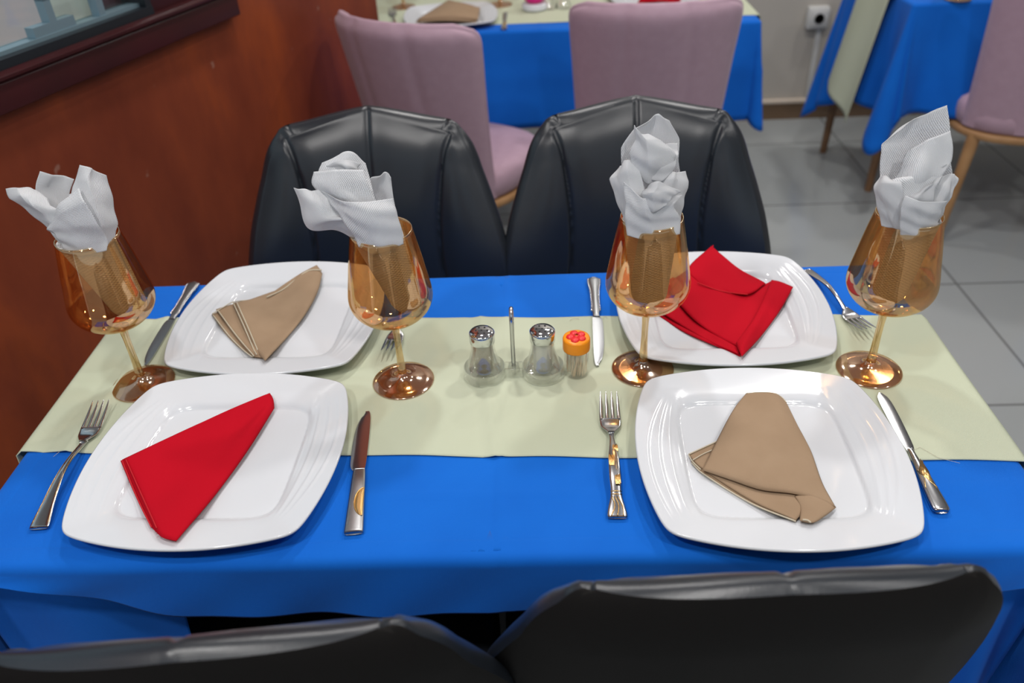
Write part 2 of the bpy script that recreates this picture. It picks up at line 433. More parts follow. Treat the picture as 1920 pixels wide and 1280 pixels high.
# ------------------------------------------------------------------ tables and cloths
def table(loc, w, d, label, legmat, legs, group=None, h=0.745):
    t = thing('dining_table', loc, 0, label, 'table', group)
    q = MB(); q.box((0, 0, h - 0.0135), (w, d, 0.025), 0, 0.004); q.build('tabletop', legmat, t, auto=40)
    for (x, y) in legs:
        q = MB(); q.tube([(x * .96, y * .96, h - 0.026), (x, y, 0.0)], [0.024, 0.014], 14); q.build('leg', legmat, t, auto=50)
    if label.startswith('nearest'):
        q = MB(); q.box((0, 0.045, 0.22), (w * .82, 0.020, 0.16), 0, 0.004); q.build('gap_shade_board', M['blackmetal'], t, auto=40)  # added black board, stands in for under-table shade in the chair gap
        for sx in (-1, 1): q = MB(); q.box((sx * w * .415, 0, 0.22), (0.02, d * .78, 0.05), 0, 0.004); q.build('end_rail', legmat, t, auto=40)
    return t

def cloth(name, x0, x1, y0, y1, zt, drop, flare, m, label, creases=(), wrinkle=0.0012, seed=1, nd=26, ns=420, extra=None):
    """top sheet with pressed creases plus a skirt hanging from its perimeter"""
    q = MB(); rnd = np.random.RandomState(seed)
    ins = 0.012
    nx = max(int((x1 - x0) / 0.0045), 8); ny = max(int((y1 - y0) / 0.0065), 8)
    X, Y = np.meshgrid(np.linspace(x0 + ins, x1 - ins, nx), np.linspace(y0 + ins, y1 - ins, ny), indexing='ij')
    def hgt(X, Y):
        Z = np.full(np.shape(X), zt, float)
        for k in range(6):
            a, b, ph = rnd2[k]; Z = Z + wrinkle * 0.25 * np.sin(a * X + b * Y + ph)
        for (axis, c, h, sg) in creases:
            D = (X if axis == 'x' else Y) - c
            Z = Z + h * np.exp(-np.abs(D) / sg)
        return Z
    rnd2 = [(rnd.uniform(-16, 16), rnd.uniform(-16, 16), rnd.uniform(0, 6)) for k in range(6)]
    Z = hgt(X, Y)
    q.grid(np.stack([X, Y, Z], -1))
    # perimeter, counter-clockwise from (x0,y0)
    w, d = x1 - x0, y1 - y0; L = 2 * (w + d)
    cols = []
    nc = 14
    for side in range(4):
        a = [(x0, y0), (x1, y0), (x1, y1), (x0, y1)][side]; b = [(x1, y0), (x1, y1), (x0, y1), (x0, y0)][side]
        n = [(0, -1), (1, 0), (0, 1), (-1, 0)][side]; n2 = [(1, 0), (0, 1), (-1, 0), (0, -1)][side]
        ln = w if side % 2 == 0 else d
        k = max(int(ns * ln / L), 10)
        for i in range(k + 1):
            f = i / k
            cols.append((a[0] + (b[0] - a[0]) * f, a[1] + (b[1] - a[1]) * f, n, side, f, 0.0))
        for i in range(1, nc):
            ang = i / nc * PI / 2
            nn = (n[0] * math.cos(ang) + n2[0] * math.sin(ang), n[1] * math.cos(ang) + n2[1] * math.sin(ang))
            cols.append((b[0], b[1], nn, side, 1.0, i / nc))
    P = []
    for (px, py, n, side, f, cf) in cols:
        D = drop(side, f, cf); col = []
        ix = min(max(px, x0 + ins), x1 - ins); iy = min(max(py, y0 + ins), y1 - ins)
        z0 = float(hgt(ix, iy))
        jx = min(max(px, x0 + ins + .03), x1 - ins - .03); jy = min(max(py, y0 + ins + .03), y1 - ins - .03)
        col.append((jx, jy, float(hgt(jx, jy)) - 0.0006)); jx = min(max(px, x0 + ins + .012), x1 - ins - .012); jy = min(max(py, y0 + ins + .012), y1 - ins - .012); col.append((jx, jy, float(hgt(jx, jy)) + 0.0002))
        for j in range(7):
            a = j / 6 * PI / 2
            k = ins * math.sin(a)
            if cf > 0: col.append((ix + n[0] * k, iy + n[1] * k, z0 - ins * (1 - math.cos(a))))
            else: col.append((ix + n[0] * k, iy + n[1] * k, z0 - ins * (1 - math.cos(a))))
        bx, by, bz = col[-1]
        for j in range(1, nd + 1):
            t = j / nd
            fl = flare(side, f, cf, t)
            col.append((bx + n[0] * fl, by + n[1] * fl, bz - D * t))
        P.append(col)
    q.grid(P, closeu=True)
    if extra: extra(q)
    o = q.build(name, m, thick=0.0008)
    return tag(o, label, 'tablecloth')

TX0, TX1, TY0, TY1, TZ = -0.654, 0.548, 0.566, 1.152, 0.75
table(((TX0 + TX1) / 2, (TY0 + TY1) / 2, 0), TX1 - TX0 - .012, TY1 - TY0 - .012, 'nearest dining table, hidden under the blue cloth with four place settings', M['walnut'],
      [(sx * .52, sy * .24) for sx in (-1, 1) for sy in (-1, 1)], h=0.7465)

def drop_main(side, f, cf):
    if cf > 0: return {0: 0.30, 1: 0.30, 2: 0.30, 3: 0.07}[side] if side != 3 else 0.06
    if side == 0:
        a = smooth_interp([(0, 0.006), (0.06, 0.012), (0.13, 0.040), (0.21, 0.066), (0.5, 0.072), (0.80, 0.072), (0.93, 0.05), (1, 0.03)], f)
        return a
    if side == 3: return 0.34 - 0.28 * max(0, (f - 0.9) / 0.1)
    return 0.43 if side == 2 else 0.33
def flare_main(side, f, cf, t):
    if side == 0 and cf == 0:
        return 0.004 * t + 0.003 * t * math.sin(f * 34) + 0.002 * math.sin(f * 61 + 3 * t) * t
    return 0.02 * t + 0.018 * t * math.sin(f * 20 + side) * (1 - cf) + 0.03 * t * math.sin(PI * cf)
def corner_wraps(q):
    # the long end drops wrap round the two near corners and hang behind the short front flap
    for sgn, xa, xb in ((-1, TX0 - 0.004, -0.425), (1, TX1 + 0.004, 0.27)):
        P = []
        for i in range(60):
            u = i / 59; row = []
            for j in range(40):
                v = j / 39
                x = xa + (xb - xa) * u - (0.02 * v * u if sgn < 0 else -0.05 * v * u)
                y = TY0 + 0.022 + 0.012 * math.sin(u * 9 + 1.5 * v) * v + 0.02 * u * (1 - v)
                if sgn > 0: y += 0.016 * v * math.sin(u * 26 + 2 * v)
                z = TZ - 0.012 - v * (0.42 - 0.05 * u)
                row.append((x, y, z))
            P.append(row)
        q.grid(P)
cloth('tablecloth', TX0, TX1, TY0, TY1, TZ, drop_main, flare_main, M['blue'],
      'bright blue tablecloth on the nearest table, crease down its middle',
      creases=(('x', -0.0515, 0.0014, 0.0035), ('x', -0.062, -0.0012, 0.007), ('y', 0.66, 0.0008, 0.006)), wrinkle=0.0006, extra=corner_wraps)

def runner(name, pts, z, m, label, creases, dropL, dropR, seed=3):
    # pts: front-left, front-right, back-right, back-left on the table; drops over both ends
    FLp, FRp, BRp, BLp = [np.array(p, float) for p in pts]
    q = MB(); rnd = np.random.RandomState(seed); nu, nv = 300, 70
    ks = [(rnd.uniform(-25, 25), rnd.uniform(-25, 25), rnd.uniform(0, 6)) for k in range(7)]
    P = []
    us = np.r_[np.linspace(-dropL, 0, 22)[:-1], np.linspace(0, 1, nu), 1 + np.linspace(0, dropR, 22)[1:]]
    for u in us:
        row = []
        for j in range(nv):
            v = j / (nv - 1); uc = min(max(u, 0), 1)
            a = FLp + (FRp - FLp) * uc; b = BLp + (BRp - BLp) * uc; p = a + (b - a) * v
            p = p + np.array([0, 0.0012 * math.sin(uc * 47 + 1) * (1 if v < .5 else -1)]) * (1 - math.sin(PI * v))
            zz = z
            for (A, B, ph) in ks: zz += 0.00022 * math.sin(A * p[0] + B * p[1] + ph)
            for (c, sl, h, sg) in creases:
                zz += h * math.exp(-abs(p[0] - c - sl * (v - .5)) / sg)
            if u < 0:
                k = min(-u, 0.01) / 0.01; th = k * PI / 2
                p = p + np.array([-0.009 * math.sin(th), 0]); zz = zz - 0.008 * (1 - math.cos(th)) - max(-u - 0.01, 0)
                p[0] -= 0.10 * max(-u - .01, 0)
            elif u > 1:
                w = u - 1; k = min(w, 0.01) / 0.01; th = k * PI / 2
                p = p + np.array([0.009 * math.sin(th), 0]); zz = zz - 0.008 * (1 - math.cos(th)) - max(w - 0.01, 0)
                p[0] += 0.10 * max(w - .01, 0)
            row.append((p[0], p[1], zz))
        P.append(row)
    q.grid(P)
    o = q.build(name, m, thick=0.0012)
    return tag(o, label, 'table runner')
rn = runner('table_runner', [(TX0, 0.747), (TX1, 0.694), (TX1, 0.995), (TX0, 1.047)], TZ + 0.0022, M['green'],
       'pale green cloth runner across the nearest blue table',
       [(-0.0515, 0.0, 0.0014, 0.0045), (-0.075, -0.03, 0.0024, 0.005), (-0.09, -0.03, -0.0010, 0.007), (-0.585, 0.02, 0.0040, 0.010), (-0.610, 0.03, -0.0022, 0.009), (0.40, 0.05, 0.0012, 0.02)], 0.2, 0.2)
# loose threads at the runner's cut edges
for pts in ([(100, 856), (112, 846), (116, 838)], [(1690, 852), (1725, 838), (1760, 858), (1800, 868)], [(1068, 601), (1075, 596), (1086, 598)], [(1128, 600), (1134, 592), (1139, 597)]):
    q = MB(); q.tube([at(x, y, TZ + 0.004) for x, y in pts], 0.00022, 5); q.build('loose_thread', M['stitch'], rn)

# far table by the back wall
F1 = dict(x0=-0.56, x1=0.70, y0=2.615, y1=3.215)
table(((F1['x0'] + F1['x1']) / 2, (F1['y0'] + F1['y1']) / 2, 0), 1.24, 0.585, 'dining table behind the black chairs, under blue cloth and green runner', M['walnut'],
      [(sx * .5, sy * .22) for sx in (-1, 1) for sy in (-1, 1)], h=0.7465)
def drop_f1(side, f, cf): return 0.295 + 0.03 * math.sin(PI * cf)
def flare_f1(side, f, cf, t):
    if side == 0: return t * (0.015 + 0.010 * math.sin(f * 23)) * (1 - cf) + 0.007 * math.exp(-abs(f - .47) / .006) * (1 - cf) + 0.05 * t * math.sin(PI * cf) + .004 * math.exp(-abs(t - .45) / .05)
    return t * (0.015 + 0.012 * math.sin(f * 23 + side * 2)) * (1 - cf) + 0.06 * t * math.sin(PI * cf)
cloth('tablecloth', F1['x0'], F1['x1'], F1['y0'], F1['y1'], TZ, drop_f1, flare_f1, M['blue'],
      'blue tablecloth on the table behind, hanging between the mauve chairs', creases=(('x', 0.02, 0.001, 0.004),), seed=5, ns=200, nd=14)
runner('table_runner', [(F1['x0'], 2.70), (F1['x1'], 2.68), (F1['x1'], 3.06), (F1['x0'], 3.12)], TZ + 0.002, M['green'],
       'pale green runner on the table between the two mauve chairs', [(0.02, 0, 0.001, 0.004)], 0.2, 0.03, 8)

# right-hand table
F2 = dict(x0=1.20, x1=2.42, y0=2.74, y1=3.33)
table(((F2['x0'] + F2['x1']) / 2, (F2['y0'] + F2['y1']) / 2, 0), 1.2, 0.575, 'dining table at upper right with cloth tips hanging over brown legs', M['walnut'],
      [(-.52, -.06), (-.58, .33), (.52, -.06), (.52, .25)], h=0.7465)
def drop_f2(side, f, cf):
    if cf > 0: return (0.36 + 0.10 * math.sin(PI * cf)) if side == 3 else ((0.52 + .07 * math.sin(PI * cf)) if side == 2 else 0.36)
    if side == 3: return 0.34 + .18 * (1 - f) ** 2.2 + 0.02 * math.sin(f * 9)
    return 0.34 + (0.03 * math.sin(f * 9) if side == 3 else 0.0)
def flare_f2(side, f, cf, t):
    if side == 3: return t * (0.03 + 0.03 * math.sin(f * 19 + .6)) * (1 - cf) + cf * .03 * t + 0.06 * t * math.sin(PI * cf)
    return t * (0.04 + 0.036 * math.sin(f * 34 + 2.2 + side)) * (1 - cf) + .03 * t * cf + 0.07 * t * math.sin(PI * cf)
cloth('tablecloth', F2['x0'], F2['x1'], F2['y0'], F2['y1'], TZ, drop_f2, flare_f2, M['blue'],
      'blue tablecloth at upper right with pointed drooping corners', seed=9, ns=260, nd=18)
# its runner hangs down the left end
q = MB(); P = []
for i in range(60):
    u = i / 59; row = []
    for j in range(30):
        v = j / 29
        y = 2.87 + 0.26 * v
        if u < 0.45: x = 1.65 - (1.65 - 1.193) * u / 0.45; z = TZ + 0.0035
        else:
            w = (u - 0.45) / 0.55; x = 1.187 - 0.075 * w + 0.012 * math.sin(v * 7) * w - 0.012; z = TZ + 0.003 - w * (0.36 + 0.07 * (1 - v) )
            y = y - 0.02 * w
        row.append((x, y, z))
    P.append(row)
q.grid(P); tag(q.build('table_runner', M['green'], thick=0.001), 'pale green runner hanging down the end of the upper right table', 'table runner')

# ------------------------------------------------------------------ chairs
WB = [(0, .175), (.15, .205), (.35, .234), (.50, .238), (.66, .224), (.78, .206), (.86, .192), (.92, .181), (.955, .171), (.982, .157), (1, .136)]
def back_mid(u, v):            # centre surface of the black backrest; sitter faces +y
    T = 0.932 - 0.030 * abs(u) ** 1.3
    w = smooth_interp(WB, v); x = u * w
    z = 0.40 + v * (T - 0.40)
    ax = abs(x)
    y = -0.205 - 0.105 * ((z - 0.42) / 0.52) ** 1.2
    y += 0.030 * (ax / .2) ** 2 + 0.16 * max(0, ax - 0.135) ** 1.35 * 2.2
    y += 0.012 * max(0, (v - .86) / .14) ** 2
    return np.array([x, y, z])
def black_chair(loc, rz, label):
    t = thing('dining_chair', loc, rz, label, 'chair', 'black leather chairs at the nearest table')
    NU, NV = 150, 110
    us = np.sin(np.linspace(-1, 1, NU) * 1.25) / math.sin(1.25); vs = np.sin(np.linspace(0, 1, NV) * 1.3) / math.sin(1.3)
    mid = np.array([[back_mid(u, v) for v in vs] for u in us])
    du = np.gradient(mid, axis=0); dv = np.gradient(mid, axis=1)
    n = np.cross(du, dv); n /= np.linalg.norm(n, axis=2, keepdims=True)      # about -y*?  orient to +y
    n *= np.sign(n[:, :, 1:2])
    X = mid[:, :, 0]; Z = mid[:, :, 2]
    U = np.abs(us)[:, None] * np.ones(NV)[None]; V = vs[None] * np.ones(NU)[:, None]
    ed = np.minimum((1 - U) * smooth_interp(WB, .5), (1 - V) * 0.54)          # distance to edge in m (approx)
    puff = 0.003 + 0.036 * (1 - np.exp(-(ed / 0.036) ** 1.15))
    sx = 0.156 - 0.034 * np.sin(np.clip((0.93 - Z) / .45, 0, 1) * PI)         # side seam
    seam = 0.006 * np.exp(-((np.abs(X) - sx) / 0.0045) ** 2) + 0.0045 * np.exp(-(X / 0.004) ** 2)
    seam += 0.004 * np.exp(-(X / 0.035) ** 2) + 0.006 * np.exp(-((np.abs(X) - sx) / 0.024) ** 2)
    front = mid + n * (puff - seam)[:, :, None]
    q = MB(); q.grid(front)
    bck = mid - n * (0.024 + 0.004 * (1 - np.exp(-ed / 0.03)))[:, :, None]
    # boxing strip between the two shells
    def loop(G): return np.concatenate([G[0, :-1], G[:-1, -1], G[-1, :0:-1], G[:0:-1, 0]])
    lf, lb, ln = loop(front), loop(bck), None
    cen = mid.mean(axis=(0, 1))
    strip = []
    for k in range(6):
        f = k / 5; p = lf * (1 - f) + lb * f
        d = p - cen; d[:, 1] = 0; d /= np.linalg.norm(d, axis=1, keepdims=True)
        strip.append(p + d * 0.006 * math.sin(PI * f))
    q.grid(strip, closev=True)
    br = q.build('backrest', M['leather'], t, auto=50, weld=0.0002)
    q = MB(); q.grid(bck, flip=True); q.build('back_cover', M['leatherback'], br)
    for L in (lf, lb):
        q = MB(); d = L - cen; d[:, 1] = 0; d /= np.linalg.norm(d, axis=1, keepdims=True)
        q.tube((L + d * 0.001)[::2], 0.0028, 8, closed=True); q.build('piping', M['piping'], br)
    # seat
    q = MB(); P = []
    for i in range(40):
        a = 2 * PI * i / 40; ca, sa = math.cos(a), math.sin(a)
        r = 1 / (abs(ca) ** 4 + abs(sa) ** 4) ** .25
        row = [(r * ca * .225 * k, 0.015 + r * sa * .205 * k, z) for k, z in ((0, .405), (.85, .405), (.95, .408), (1, .43), (1, .455), (.96, .472), (.88, .480), (.5, .476), (0, .474))]
        P.append(row)
    q.grid(P, closeu=True); q.build('seat', M['leather'], t)
    for sx_, sy in ((-1, -1), (1, -1), (-1, 1), (1, 1)):
        q = MB(); q.tube([(sx_ * .15, .02 + sy * .14, .41), (sx_ * .20, .02 + sy * .20, 0)], [.013, .010], 12); q.build('leg', M['blackmetal'], t, auto=60)
    return t
# placements: two beyond the table facing the camera, two this side with their backs to it
bc = black_chair((-0.300, 1.125, 0), PI, 'black leather chair beyond the table, in front of the khaki napkin plate')
dup(bc, (0.178, 1.125, 0), PI, 'black leather chair beyond the table, behind the glass with upright paper napkin')
bfl = dup(bc, (-0.290, 0.648, 0), math.radians(5), 'nearest black chair at bottom left, back towards the viewer, brass speck below its seam')
dup(bc, (0.165, 0.697, 0), math.radians(2), 'nearest black chair at bottom right, its tall back cut by the frame')

q = MB(); p = atY(311, 1251, 0.318); q.lathe([(0, .0012), (.0018, .0008), (.0024, 0), (.0018, -.0008), (0, -.0012)], 16)
o = q.build('brass_stud', M['gold'], bfl); o.matrix_world = Matrix.Translation(Vector(tuple(p))) ; o['label'] = 'tiny brass stud'
WPK = [(0, .196), (.15, .198), (.4, .204), (.65, .213), (.85, .222), (.93, .223), (.97, .212), (1, .180)]
def pink_mid(u, v):
    T = 0.906 - 0.004 * u * u
    w = smooth_interp(WPK, v); x = u * w; z = 0.40 + v * (T - .40)
    y = -0.20 - 0.10 * ((z - .40) / .46) ** 1.1 + 0.085 * (abs(x) / .2) ** 2.2
    return np.array([x, y, z])
def pink_chair(loc, rz, label):
    t = thing('dining_chair', loc, rz, label, 'chair', 'mauve fabric chairs')
    NU, NV = 70, 60
    us = np.linspace(-1, 1, NU); vs = np.linspace(0, 1, NV)
    mid = np.array([[pink_mid(u, v) for v in vs] for u in us])
    n = np.cross(np.gradient(mid, axis=0), np.gradient(mid, axis=1)); n /= np.linalg.norm(n, axis=2, keepdims=True); n *= np.sign(n[:, :, 1:2])
    U = np.abs(us)[:, None] * np.ones(NV)[None]; V = vs[None] * np.ones(NU)[:, None]
    ed = np.minimum((1 - U) * .21, (1 - V) * .46)
    th = 0.010 + 0.016 * (1 - np.exp(-ed / 0.012))
    X = mid[:, :, 0]
    rib = 0.0045 * np.exp(-((np.abs(X) - .080) / 0.016) ** 2)
    A = mid + n * th[:, :, None]; B = mid - n * (th - rib)[:, :, None]
    q = MB(); q.grid(A); q.grid(B, flip=True)
    def loop(G): return np.concatenate([G[0, :-1], G[:-1, -1], G[-1, :0:-1], G[:0:-1, 0]])
    la, lb = loop(A), loop(B); cen = mid.mean(axis=(0, 1)); st = []
    for k in range(7):
        f = k / 6; p = la * (1 - f) + lb * f; d = p - cen; d[:, 1] = 0; d /= np.linalg.norm(d, axis=1, keepdims=True)
        st.append(p + d * 0.009 * math.sin(PI * f))
    q.grid(st, closev=True); q.build('backrest', M['pink'], t)
    def ring(k, z, rr):
        return [(rr * k * math.cos(a) / (abs(math.cos(a)) ** 2.8 + abs(math.sin(a)) ** 2.8) ** (1 / 2.8), rr * k * math.sin(a) / (abs(math.cos(a)) ** 2.8 + abs(math.sin(a)) ** 2.8) ** (1 / 2.8), z) for a in np.linspace(0, 2 * PI, 48, endpoint=False)]
    q = MB(); q.grid([ring(k, z, .225) for k, z in ((0, .385), (.9, .385), (.98, .40), (1, .43), (.99, .455), (.95, .470), (.85, .478), (.5, .474), (0, .472))], closev=True); q.build('seat', M['pink'], t)
    q = MB(); q.grid([ring(k, z, .225) for k, z in ((.9, .366), (1.0, .366), (1.02, .372), (1.02, .384), (1.0, .389), (.9, .389))], closev=True); q.build('seat_ring', M['beech'], t, auto=50)
    for sx_, sy in ((-1, -1), (1, -1), (-1, 1), (1, 1)):
        q = MB(); q.tube([(sx_ * .165, sy * .165, .375), (sx_ * .205, sy * .215, 0)], [.021, .012], 14); q.build('leg', M['beech'], t, auto=60)
    return t
pk = pink_chair((-0.230, 2.395, 0), math.radians(-31), 'mauve fabric chair turned aside, next to the red-brown wall')
dup(pk, (0.335, 2.50, 0), math.radians(-2), 'mauve fabric chair seen square from behind, right of the turned one')
dup(pk, (1.62, 2.71, 0), math.radians(-12), 'mauve chair at upper right with beech ring and splayed legs showing')

# ------------------------------------------------------------------ plates
def plate_outline(a, c=0.1275, mid=0.150):
    s = mid - c; R = ((2 * c) ** 2) / (8 * s) + s / 2
    def arc(b):                # distance to the bulged side facing +x, direction b
        x0 = mid - R; bb = -x0 * math.cos(b)
        return -bb * 1.0 + 0 if False else (x0 * math.cos(b) + math.sqrt(max(x0 * x0 * math.cos(b) ** 2 - (x0 * x0 - R * R), 0)))
    a = a % (PI / 2)
    if a > PI / 4: a = PI / 2 - a
    r1 = arc(a); r2 = arc(PI / 2 - a)
    k = 34
    return (r1 ** -k + r2 ** -k) ** (-1 / k)
def well_r(a, h=0.094):
    return h / (abs(math.cos(a)) ** 7 + abs(math.sin(a)) ** 7) ** (1 / 7)
def plate_h(x, y):
    a = math.atan2(y, x); r = math.hypot(x, y); ro = plate_outline(a); rw = well_r(a)
    if r <= rw: base = 0.0055
    else:
        f = min((r - rw) / (ro - rw), 1.0)
        base = 0.0055 + 0.0055 * (1 - math.exp(-f * 12)) + 0.0105 * f
    e = 0.0
    for s in (-1, 1):          # embossed sweeping arcs on two sides
        xx = s * x; yy = s * y
        if xx > 0.05 and abs(yy) < 0.125:
            t = (yy + .115) / .23
            for i in range(4):
                xi = 0.088 + 0.004 * i + (0.010 + 0.0065 * i) * math.sin(PI * min(max(t, 0), 1)) ** .8 + 0.006 * i * t
                w = math.sin(PI * min(max(t, 0), 1)) ** .6
                e += 0.0011 * w * math.exp(-((xx - xi) / 0.0017) ** 2)
    return base + e
def make_plate(loc, rz, label, group='square white plates'):
    t = MB(); NA, NR = 288, 84
    top = []; 
    ang = np.linspace(0, 2 * PI, NA, endpoint=False)
    for k in range(NR + 1):
        f = k / NR
        top.append([(f * plate_outline(a) * math.cos(a), f * plate_outline(a) * math.sin(a), plate_h(f * plate_outline(a) * math.cos(a) * .9999, f * plate_outline(a) * math.sin(a) * .9999)) for a in ang])
    t.grid(top, closev=True, flip=True)
    lip = []
    for dr, dz in ((0, 0), (.0012, -.0006), (.0016, -.0022), (.0008, -.0038), (-.002, -.0050)):
        lip.append([((plate_outline(a) + dr) * math.cos(a), (plate_outline(a) + dr) * math.sin(a), 0.0215 + dz) for a in ang])
    for f, z in ((.85, .0095), (.72, .0055), (.66, .0), (.60, 0.0), (.58, .0022), (.0, .0022)):
        lip.append([(f * plate_outline(a) * math.cos(a), f * plate_outline(a) * math.sin(a), z) for a in ang])
    t.grid(lip, closev=True, flip=True)
    o = t.build('dinner_plate', M['china'])
    o.location = loc; o.rotation_euler = (0, 0, rz)
    return tag(o, label, 'plate', group)
PZ = TZ + 0.0012
PL = {'FL': ((-0.391, 0.717), math.radians(-1.5), 0.0030), 'FR': ((0.257, 0.701), math.radians(-1.8), 0.0030),
      'BL': ((-0.388, 1.018), math.radians(-2.0), 0.0025), 'BR': ((0.262, 1.010), math.radians(-1.0), 0.0025)}
lb = {'FL': 'square white plate at front left, under the narrow red napkin', 'FR': 'square white plate at front right, under the wide khaki napkin',
      'BL': 'square white plate at back left, under the small khaki napkin', 'BR': 'square white plate at back right, under the spread red napkin'}
plates = {}
for k, ((x, y), a, dz) in PL.items():
    if not plates: plates[k] = make_plate((x, y, PZ + dz), a, lb[k])
    else:
        c = plates['FL'].copy(); COL.objects.link(c); c.location = (x, y, PZ + dz); c.rotation_euler = (0, 0, a); c['label'] = lb[k]; plates[k] = c
def on_plate(k, px, py, off=0.002):
    (cx, cy), a, dz = PL[k]; z = 0.765
    for _ in range(6):
        p = at(px, py, z); dx, dy = p[0] - cx, p[1] - cy
        lx = dx * math.cos(-a) - dy * math.sin(-a); ly = dx * math.sin(-a) + dy * math.cos(-a)
        r = math.hypot(lx, ly); ro = plate_outline(math.atan2(ly, lx)) * .99
        if r > ro: lx *= ro / r; ly *= ro / r
        z = 0.5 * z + 0.5 * (PZ + dz + plate_h(lx, ly) + off)
    return at(px, py, z)

def coons(B, T, L, R, nu=48, nv=36):   # B,T run along u; L,R along v; all polylines of xyz
    B, T = crom(B, nu), crom(T, nu); L, R = crom(L, nv), crom(R, nv)
    u = np.linspace(0, 1, nu)[:, None, None]; v = np.linspace(0, 1, nv)[None, :, None]
    S = (1 - v) * B[:, None] + v * T[:, None] + (1 - u) * L[None] + u * R[None]
    S -= (1 - u) * (1 - v) * B[0] + u * (1 - v) * B[-1] + (1 - u) * v * T[0] + u * v * T[-1]
    return S

def napkin_sheet(q, k, B, T, L, R, off=0.002, dome=0.004, wob=0.0006, seed=0, edge_u=None, nu=48, nv=36):
    """B/T/L/R pixel polylines; returns surface grid. dome lifts the middle, edges stay down"""
    f = lambda pl: [on_plate(k, *(p[:2]), off=off + (p[2] if len(p) > 2 else 0)) for p in pl]
    S = coons(f(B), f(T), f(L), f(R), nu, nv)
    rnd = np.random.RandomState(seed)
    uu = np.linspace(0, 1, nu)[:, None]; vv = np.linspace(0, 1, nv)[None]
    bump = dome * (np.clip(np.sin(PI * uu), 0, 1) ** .35) * (np.clip(np.sin(PI * vv), 0, 1) ** .35)
    for i in range(5):
        a, b, ph = rnd.uniform(-9, 9), rnd.uniform(-9, 9), rnd.uniform(0, 6)
        bump = bump + wob * np.sin(a * uu + b * vv + ph) * np.sin(PI * uu) ** .5 * (np.sin(PI * vv).clip(0) ** .5)
    S[:, :, 2] += bump
    q.grid(S); return S
def hem(parent, pts, m, r=0.0009):
    q = MB(); q.tube(crom(pts, 40), r, 6); q.build('hem_stitching', m, parent)
def along(k, pl, off): return [on_plate(k, *(p[:2]), off=off) for p in pl]

# front left: red triangle
q = MB()
k = 'FL'
napkin_sheet(q, k, [(226, 864), (254, 930), (282, 985), (300, 1004)], [(500, 745), (510, 762)], [(226, 864), (370, 802), (500, 745)], [(300, 1004), (410, 900), (510, 762)], .0015, .002)
napkin_sheet(q, k, [(229, 862), (258, 930), (288, 992), (312, 1009)], [(504, 740), (513, 763)], [(229, 862), (372, 798), (504, 740)], [(312, 1009), (410, 908), (513, 763)], .0040, .002, seed=2)
S = napkin_sheet(q, k, [(233, 860), (262, 926), (291, 990), (302, 1006), (330, 1014)], [(506, 737), (512, 748), (514, 765)], [(233, 860), (372, 795), (506, 737)], [(330, 1014), (402, 930), (462, 848), (514, 765)], .0065, .006, wob=.0012, seed=4)
rnap = tag(q.build('cloth_napkin', M['red'], thick=0.0011), 'long narrow folded red napkin on the front left plate', 'napkin', 'folded cloth napkins')
hem(rnap, along(k, [(229, 863), (256, 930), (284, 988)], .0052), M['redstitch'], .0008)
hem(rnap, along(k, [(236, 861), (265, 926), (294, 990)], .0085), M['redstitch'], .0007)
rr = random.Random(5)
q = MB()
for i in range(26):
    f = i / 25; x = 236 + 62 * f; y = 880 + 126 * f
    p = on_plate(k, x, y, .004); d = Vector((-rr.uniform(.3, 1), rr.uniform(-1, .2), rr.uniform(-.2, .3))).normalized() * rr.uniform(.0015, .0042)
    q.tube([p, Vector(p) + d * .5 + Vector((0, 0, .0004)), Vector(p) + d], .00018, 4)
q.build('frayed_edge', M['redstitch'], rnap)

# back left: khaki fold with cream overlocked hems
q = MB(); k = 'BL'
napkin_sheet(q, k, [(397, 590), (432, 636), (472, 668), (492, 672)], [(560, 530), (590, 520)], [(397, 590), (440, 572), (560, 530)], [(492, 672), (550, 610), (590, 520)], .0015, .002)
napkin_sheet(q, k, [(405, 580), (440, 628), (474, 667), (490, 670)], [(588, 505), (600, 515)], [(405, 580), (438, 570), (525, 548), (588, 505)], [(490, 670), (560, 600), (600, 515)], .0045, .002)
S = napkin_sheet(q, k, [(438, 568), (458, 610), (478, 655), (497, 676)], [(592, 501), (598, 504), (604, 513)], [(438, 568), (472, 561), (525, 547), (562, 518), (592, 501)], [(497, 676), (535, 636), (570, 593), (595, 548), (604, 513)], .0075, .007, wob=.0014, seed=7)
napkin_sheet(q, k, [(500, 556), (562, 514), (594, 497)], [(520, 560), (570, 530), (602, 508)], [(500, 556), (520, 560)], [(594, 497), (602, 508)], .0085, .003, nu=30, nv=12)
kn = tag(q.build('cloth_napkin', M['khaki'], thick=0.0011), 'khaki napkin folded to a narrow point on the back left plate', 'napkin', 'folded cloth napkins')
hem(kn, along(k, [(399, 590), (434, 634), (472, 668), (480, 664)], .0035), M['stitch'])
hem(kn, along(k, [(408, 581), (442, 627), (476, 667)], .0065), M['stitch'])
hem(kn, along(k, [(437, 567), (457, 610), (476, 655), (481, 664)], .0100), M['stitch'])
hem(kn, along(k, [(444, 567), (463, 609), (483, 656)], .0105), M['stitch'])
hem(kn, along(k, [(500, 557), (530, 543), (562, 518), (580, 507), (603, 506)], .0125), M['stitch'], .0011)
hem(kn, along(k, [(398, 588), (420, 575), (437, 566), (472, 562)], .0075), M['stitch'], .0007)

